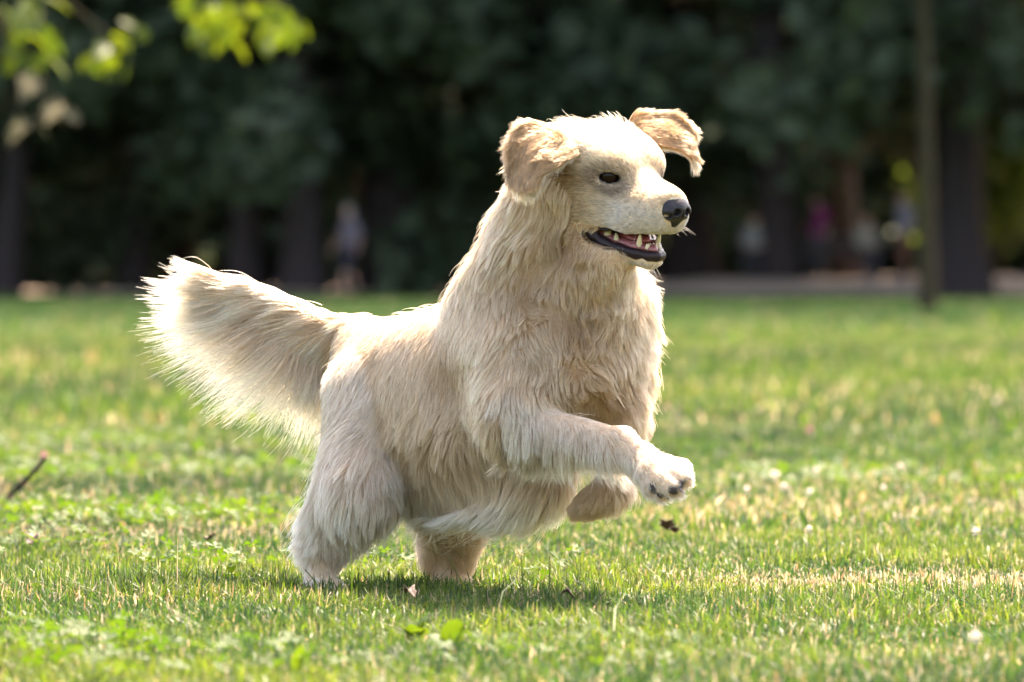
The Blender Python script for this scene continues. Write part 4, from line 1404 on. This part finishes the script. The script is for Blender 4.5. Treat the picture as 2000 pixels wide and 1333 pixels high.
# ------------------------------------------------------------------ people and a bench on the bank path, far behind
m_skin = simple_mat('skin', (.50, .30, .22), .5, (.44, .25, .18), 40)
def cloth(name, c): return simple_mat(name, c, .85, tuple(x*.75 for x in c), 25)
def person(x, y, face, pose, label, top, legs_c, hair_c, sleeve=.5, leg_cover=1.0):
    """a person in one of a few poses; body one mesh, hair and clothes its children. face: heading angle"""
    z0 = float(ground_z(x, y))
    root = empty('person', (x, y, z0)); root.rotation_euler.z = face
    tag(root, label, 'person')
    sit = pose == 'sit'
    hip = .50 if sit else .92
    J = {}
    J['hip'] = np.array([0, 0, hip]); J['chest'] = np.array([.02 if not sit else .03, 0, hip+.38]); J['neck'] = np.array([.03, 0, hip+.54])
    J['head'] = np.array([.05, 0, hip+.67])
    for s, nm in ((1, 'l'), (-1, 'r')):
        J['sh'+nm] = np.array([.01, .17*s, hip+.47])
        if sit:
            J['el'+nm] = np.array([.10, .21*s, hip+.20]); J['ha'+nm] = np.array([.34, .12*s, hip+.14])
            J['th'+nm] = np.array([0, .09*s, hip]); J['kn'+nm] = np.array([.43, .11*s, hip+.01]); J['an'+nm] = np.array([.42, .10*s, .07])
        else:
            st = .14*s if pose == 'walk' else .02*s
            J['el'+nm] = np.array([-.02 - st*.5, .24*s, hip+.20]); J['ha'+nm] = np.array([.10 - st, .22*s, hip-.03])
            J['th'+nm] = np.array([0, .09*s, hip]); J['kn'+nm] = np.array([.06 + st*.8, .10*s, hip*.53]); J['an'+nm] = np.array([st*1.5, .09*s, .07 + (.05 if (pose == 'walk' and s < 0) else 0)])
        J['to'+nm] = J['an'+nm] + np.array([.15, .01*s, -.04])
    lo_, hi_ = (-.45, -.45, -.02), (.75, .45, hip+.85)
    def mk(prims, h=.014):
        S = SDF(lo_, hi_, h)
        for a, b, ra, rb, k in prims:
            S.cone(J[a] if isinstance(a, str) else np.array(a), J[b] if isinstance(b, str) else np.array(b), ra, rb, k)
        return S.mesh()
    hd_ = J['head']
    bp_ = [('hip', 'chest', .13, .135, .05), ('shl', 'shr', .065, .065, .05), ('chest', 'neck', .10, .055, .04), ('neck', 'head', .052, .06, .02),
           (hd_ + [-.015, 0, .03], hd_ + [.01, 0, -.01], .088, .078, .02), (hd_ + [.03, 0, -.03], hd_ + [.04, 0, -.075], .06, .04, .02),
           (hd_ + [.085, 0, .01], hd_ + [.105, 0, -.025], .010, .014, .01)]
    for s, nm in ((1, 'l'), (-1, 'r')):
        bp_ += [('sh'+nm, 'el'+nm, .05, .038, .03), ('el'+nm, 'ha'+nm, .037, .026, .02),
                ('th'+nm, 'kn'+nm, .082, .055, .04), ('kn'+nm, 'an'+nm, .055, .034, .02), ('an'+nm, 'to'+nm, .036, .028, .02),
                (hd_ + [-.01, .085*s, .01], hd_ + [-.01, .09*s, -.03], .012, .010, .006)]
        h0 = J['ha'+nm]; fw = unit(h0 - J['el'+nm])
        bp_ += [(h0, h0 + fw*.07, .030, .026, .02), (h0 + fw*.02, h0 + fw*.06 + np.array([.035, 0, .0]), .011, .009, .006)]
        for q in (-1.5, -.5, .5, 1.5):
            sd = unit(np.cross(fw, [0, 1., .2]))
            bp_.append((h0 + fw*.07 + sd*q*.016, h0 + fw*(.145 - .01*abs(q)) + sd*q*.017, .0095, .007, .005))
    v, f = mk(bp_)
    body_ = mesh_obj('body', v, f, m_skin, root)
    tp = [('hip', 'chest', .150, .155, .05), ('shl', 'shr', .080, .080, .05), ('chest', 'neck', .12, .062, .03)]
    for nm in 'lr':
        e = J['sh'+nm] + (J['el'+nm] - J['sh'+nm])*min(1, sleeve*2)
        tp.append(('sh'+nm, e, .066, .058, .03))
        if sleeve > .5:
            tp.append(('el'+nm, J['el'+nm] + (J['ha'+nm]-J['el'+nm])*.85, .054, .042, .02))
    v, f = mk(tp); mesh_obj('shirt', v, f, top, body_)
    lg = [(J['hip'] + [0, 0, .03], J['hip'] + [0, 0, -.04], .148, .135, .05)]
    for nm in 'lr':
        lg.append(('th'+nm, 'kn'+nm, .098, .078, .04))
        if leg_cover > .6:
            lg.append(('kn'+nm, J['kn'+nm] + (J['an'+nm]-J['kn'+nm])*.9, .076, .060, .02))
    v, f = mk(lg); mesh_obj('trousers' if leg_cover > .6 else 'shorts', v, f, legs_c, body_)
    v, f = mk([(hd_ + [-.035, 0, .045], hd_ + [-.01, 0, .06], .088, .080, .02), (hd_ + [-.05, 0, .03], hd_ + [-.06, 0, -.05], .075, .05, .02)])
    mesh_obj('hair', v, f, hair_c, body_)
    for nm in 'lr':
        sh = SDF(lo_, hi_, .014)
        sh.cone(J['an'+nm] + [-.03, 0, -.025], J['to'+nm] + [.02, 0, 0], .045, .038, .01)
        v, f = sh.mesh(); mesh_obj('shoe', v, f, m_shoe, body_)
    for s in (-1, 1):
        v, f = uv_blob(hd_ + np.array([.083, .032*s, .012]), np.array([.010, .013, .008]), np.eye(3), 10, 7)
        mesh_obj('eye', v, f, m_eye, body_)
m_shoe = cloth('shoe_cloth', (.06, .05, .05))
m_hair_d = cloth('dark_hair', (.035, .022, .016)); m_hair_g = cloth('grey_hair', (.42, .38, .36))
PY = 105.0
XP = lambda p, y=PY: DX(p, y)
person(XP(683, 102.6), 102.6, R(-150), 'walk', 'walker in a pale lilac top, dark shorts and bare legs behind the tail', cloth('lilac_top', (.20, .17, .22)), cloth('navy_shorts', (.02, .02, .045)), m_hair_g, .5, .4)
person(XP(1474), PY, R(-100), 'sit', 'leftmost bench sitter in a light grey top', cloth('grey_top', (.22, .22, .21)), cloth('black_trousers', (.025, .022, .03)), m_hair_d, .5)
person(XP(1692), PY, R(-80), 'sit', 'bench sitter in a cream top at the right end', cloth('cream_top', (.28, .25, .20)), cloth('charcoal_trousers', (.035, .03, .04)), m_hair_d, .9)
person(XP(1593, 106.0), 106.0, R(-95), 'stand', 'person in a magenta top standing behind the bench', cloth('magenta_top', (.25, .015, .15)), cloth('grey_trousers', (.16, .14, .17)), m_hair_d, .5)
person(XP(1768, 104.6), 104.6, R(-160), 'stand', 'person in a pale lavender shirt and brown trousers beside the bench', cloth('lavender_shirt', (.24, .22, .27)), cloth('brown_trousers', (.14, .055, .035)), m_hair_d, .9)
# bench: slats, legs, back
m_bench = simple_mat('bench_wood', (.045, .034, .030), .7, (.03, .022, .02), 12)
m_iron = simple_mat('bench_iron', (.02, .02, .022), .5)
bx0, bx1 = XP(1440), XP(1730)
bz = float(ground_z((bx0+bx1)/2, PY))
bench = empty('park_bench', ((bx0+bx1)/2, PY+.05, bz))
tag(bench, 'long dark wooden bench on the bank at the wood edge', 'bench')
def boxm(lo, hi):
    (a, b, c), (d, e, f) = lo, hi
    v = np.array([(a,b,c),(d,b,c),(d,e,c),(a,e,c),(a,b,f),(d,b,f),(d,e,f),(a,e,f)], float)
    return v, np.array([(0,3,2,1),(4,5,6,7),(0,1,5,4),(1,2,6,5),(2,3,7,6),(3,0,4,7)])
hw = (bx1-bx0)/2
for k in range(4):
    v, f = boxm((-hw, -.22+.115*k, .405), (hw, -.12+.115*k, .437)); mesh_obj('seat_slat', v, f, m_bench, bench, False)
for k in range(3):
    v, f = boxm((-hw, .26+.02*k, .52+.13*k), (hw, .285+.02*k, .62+.13*k)); mesh_obj('back_slat', v, f, m_bench, bench, False)
for xx_ in (-hw+.25, 0, hw-.25):
    v, f = join([boxm((xx_-.03, -.20, -.05), (xx_+.03, -.14, .40)), boxm((xx_-.03, .20, -.05), (xx_+.03, .255, .92)), boxm((xx_-.028, -.14, .36), (xx_+.028, .20, .40))])
    mesh_obj('leg', v, f, m_iron, bench, False)
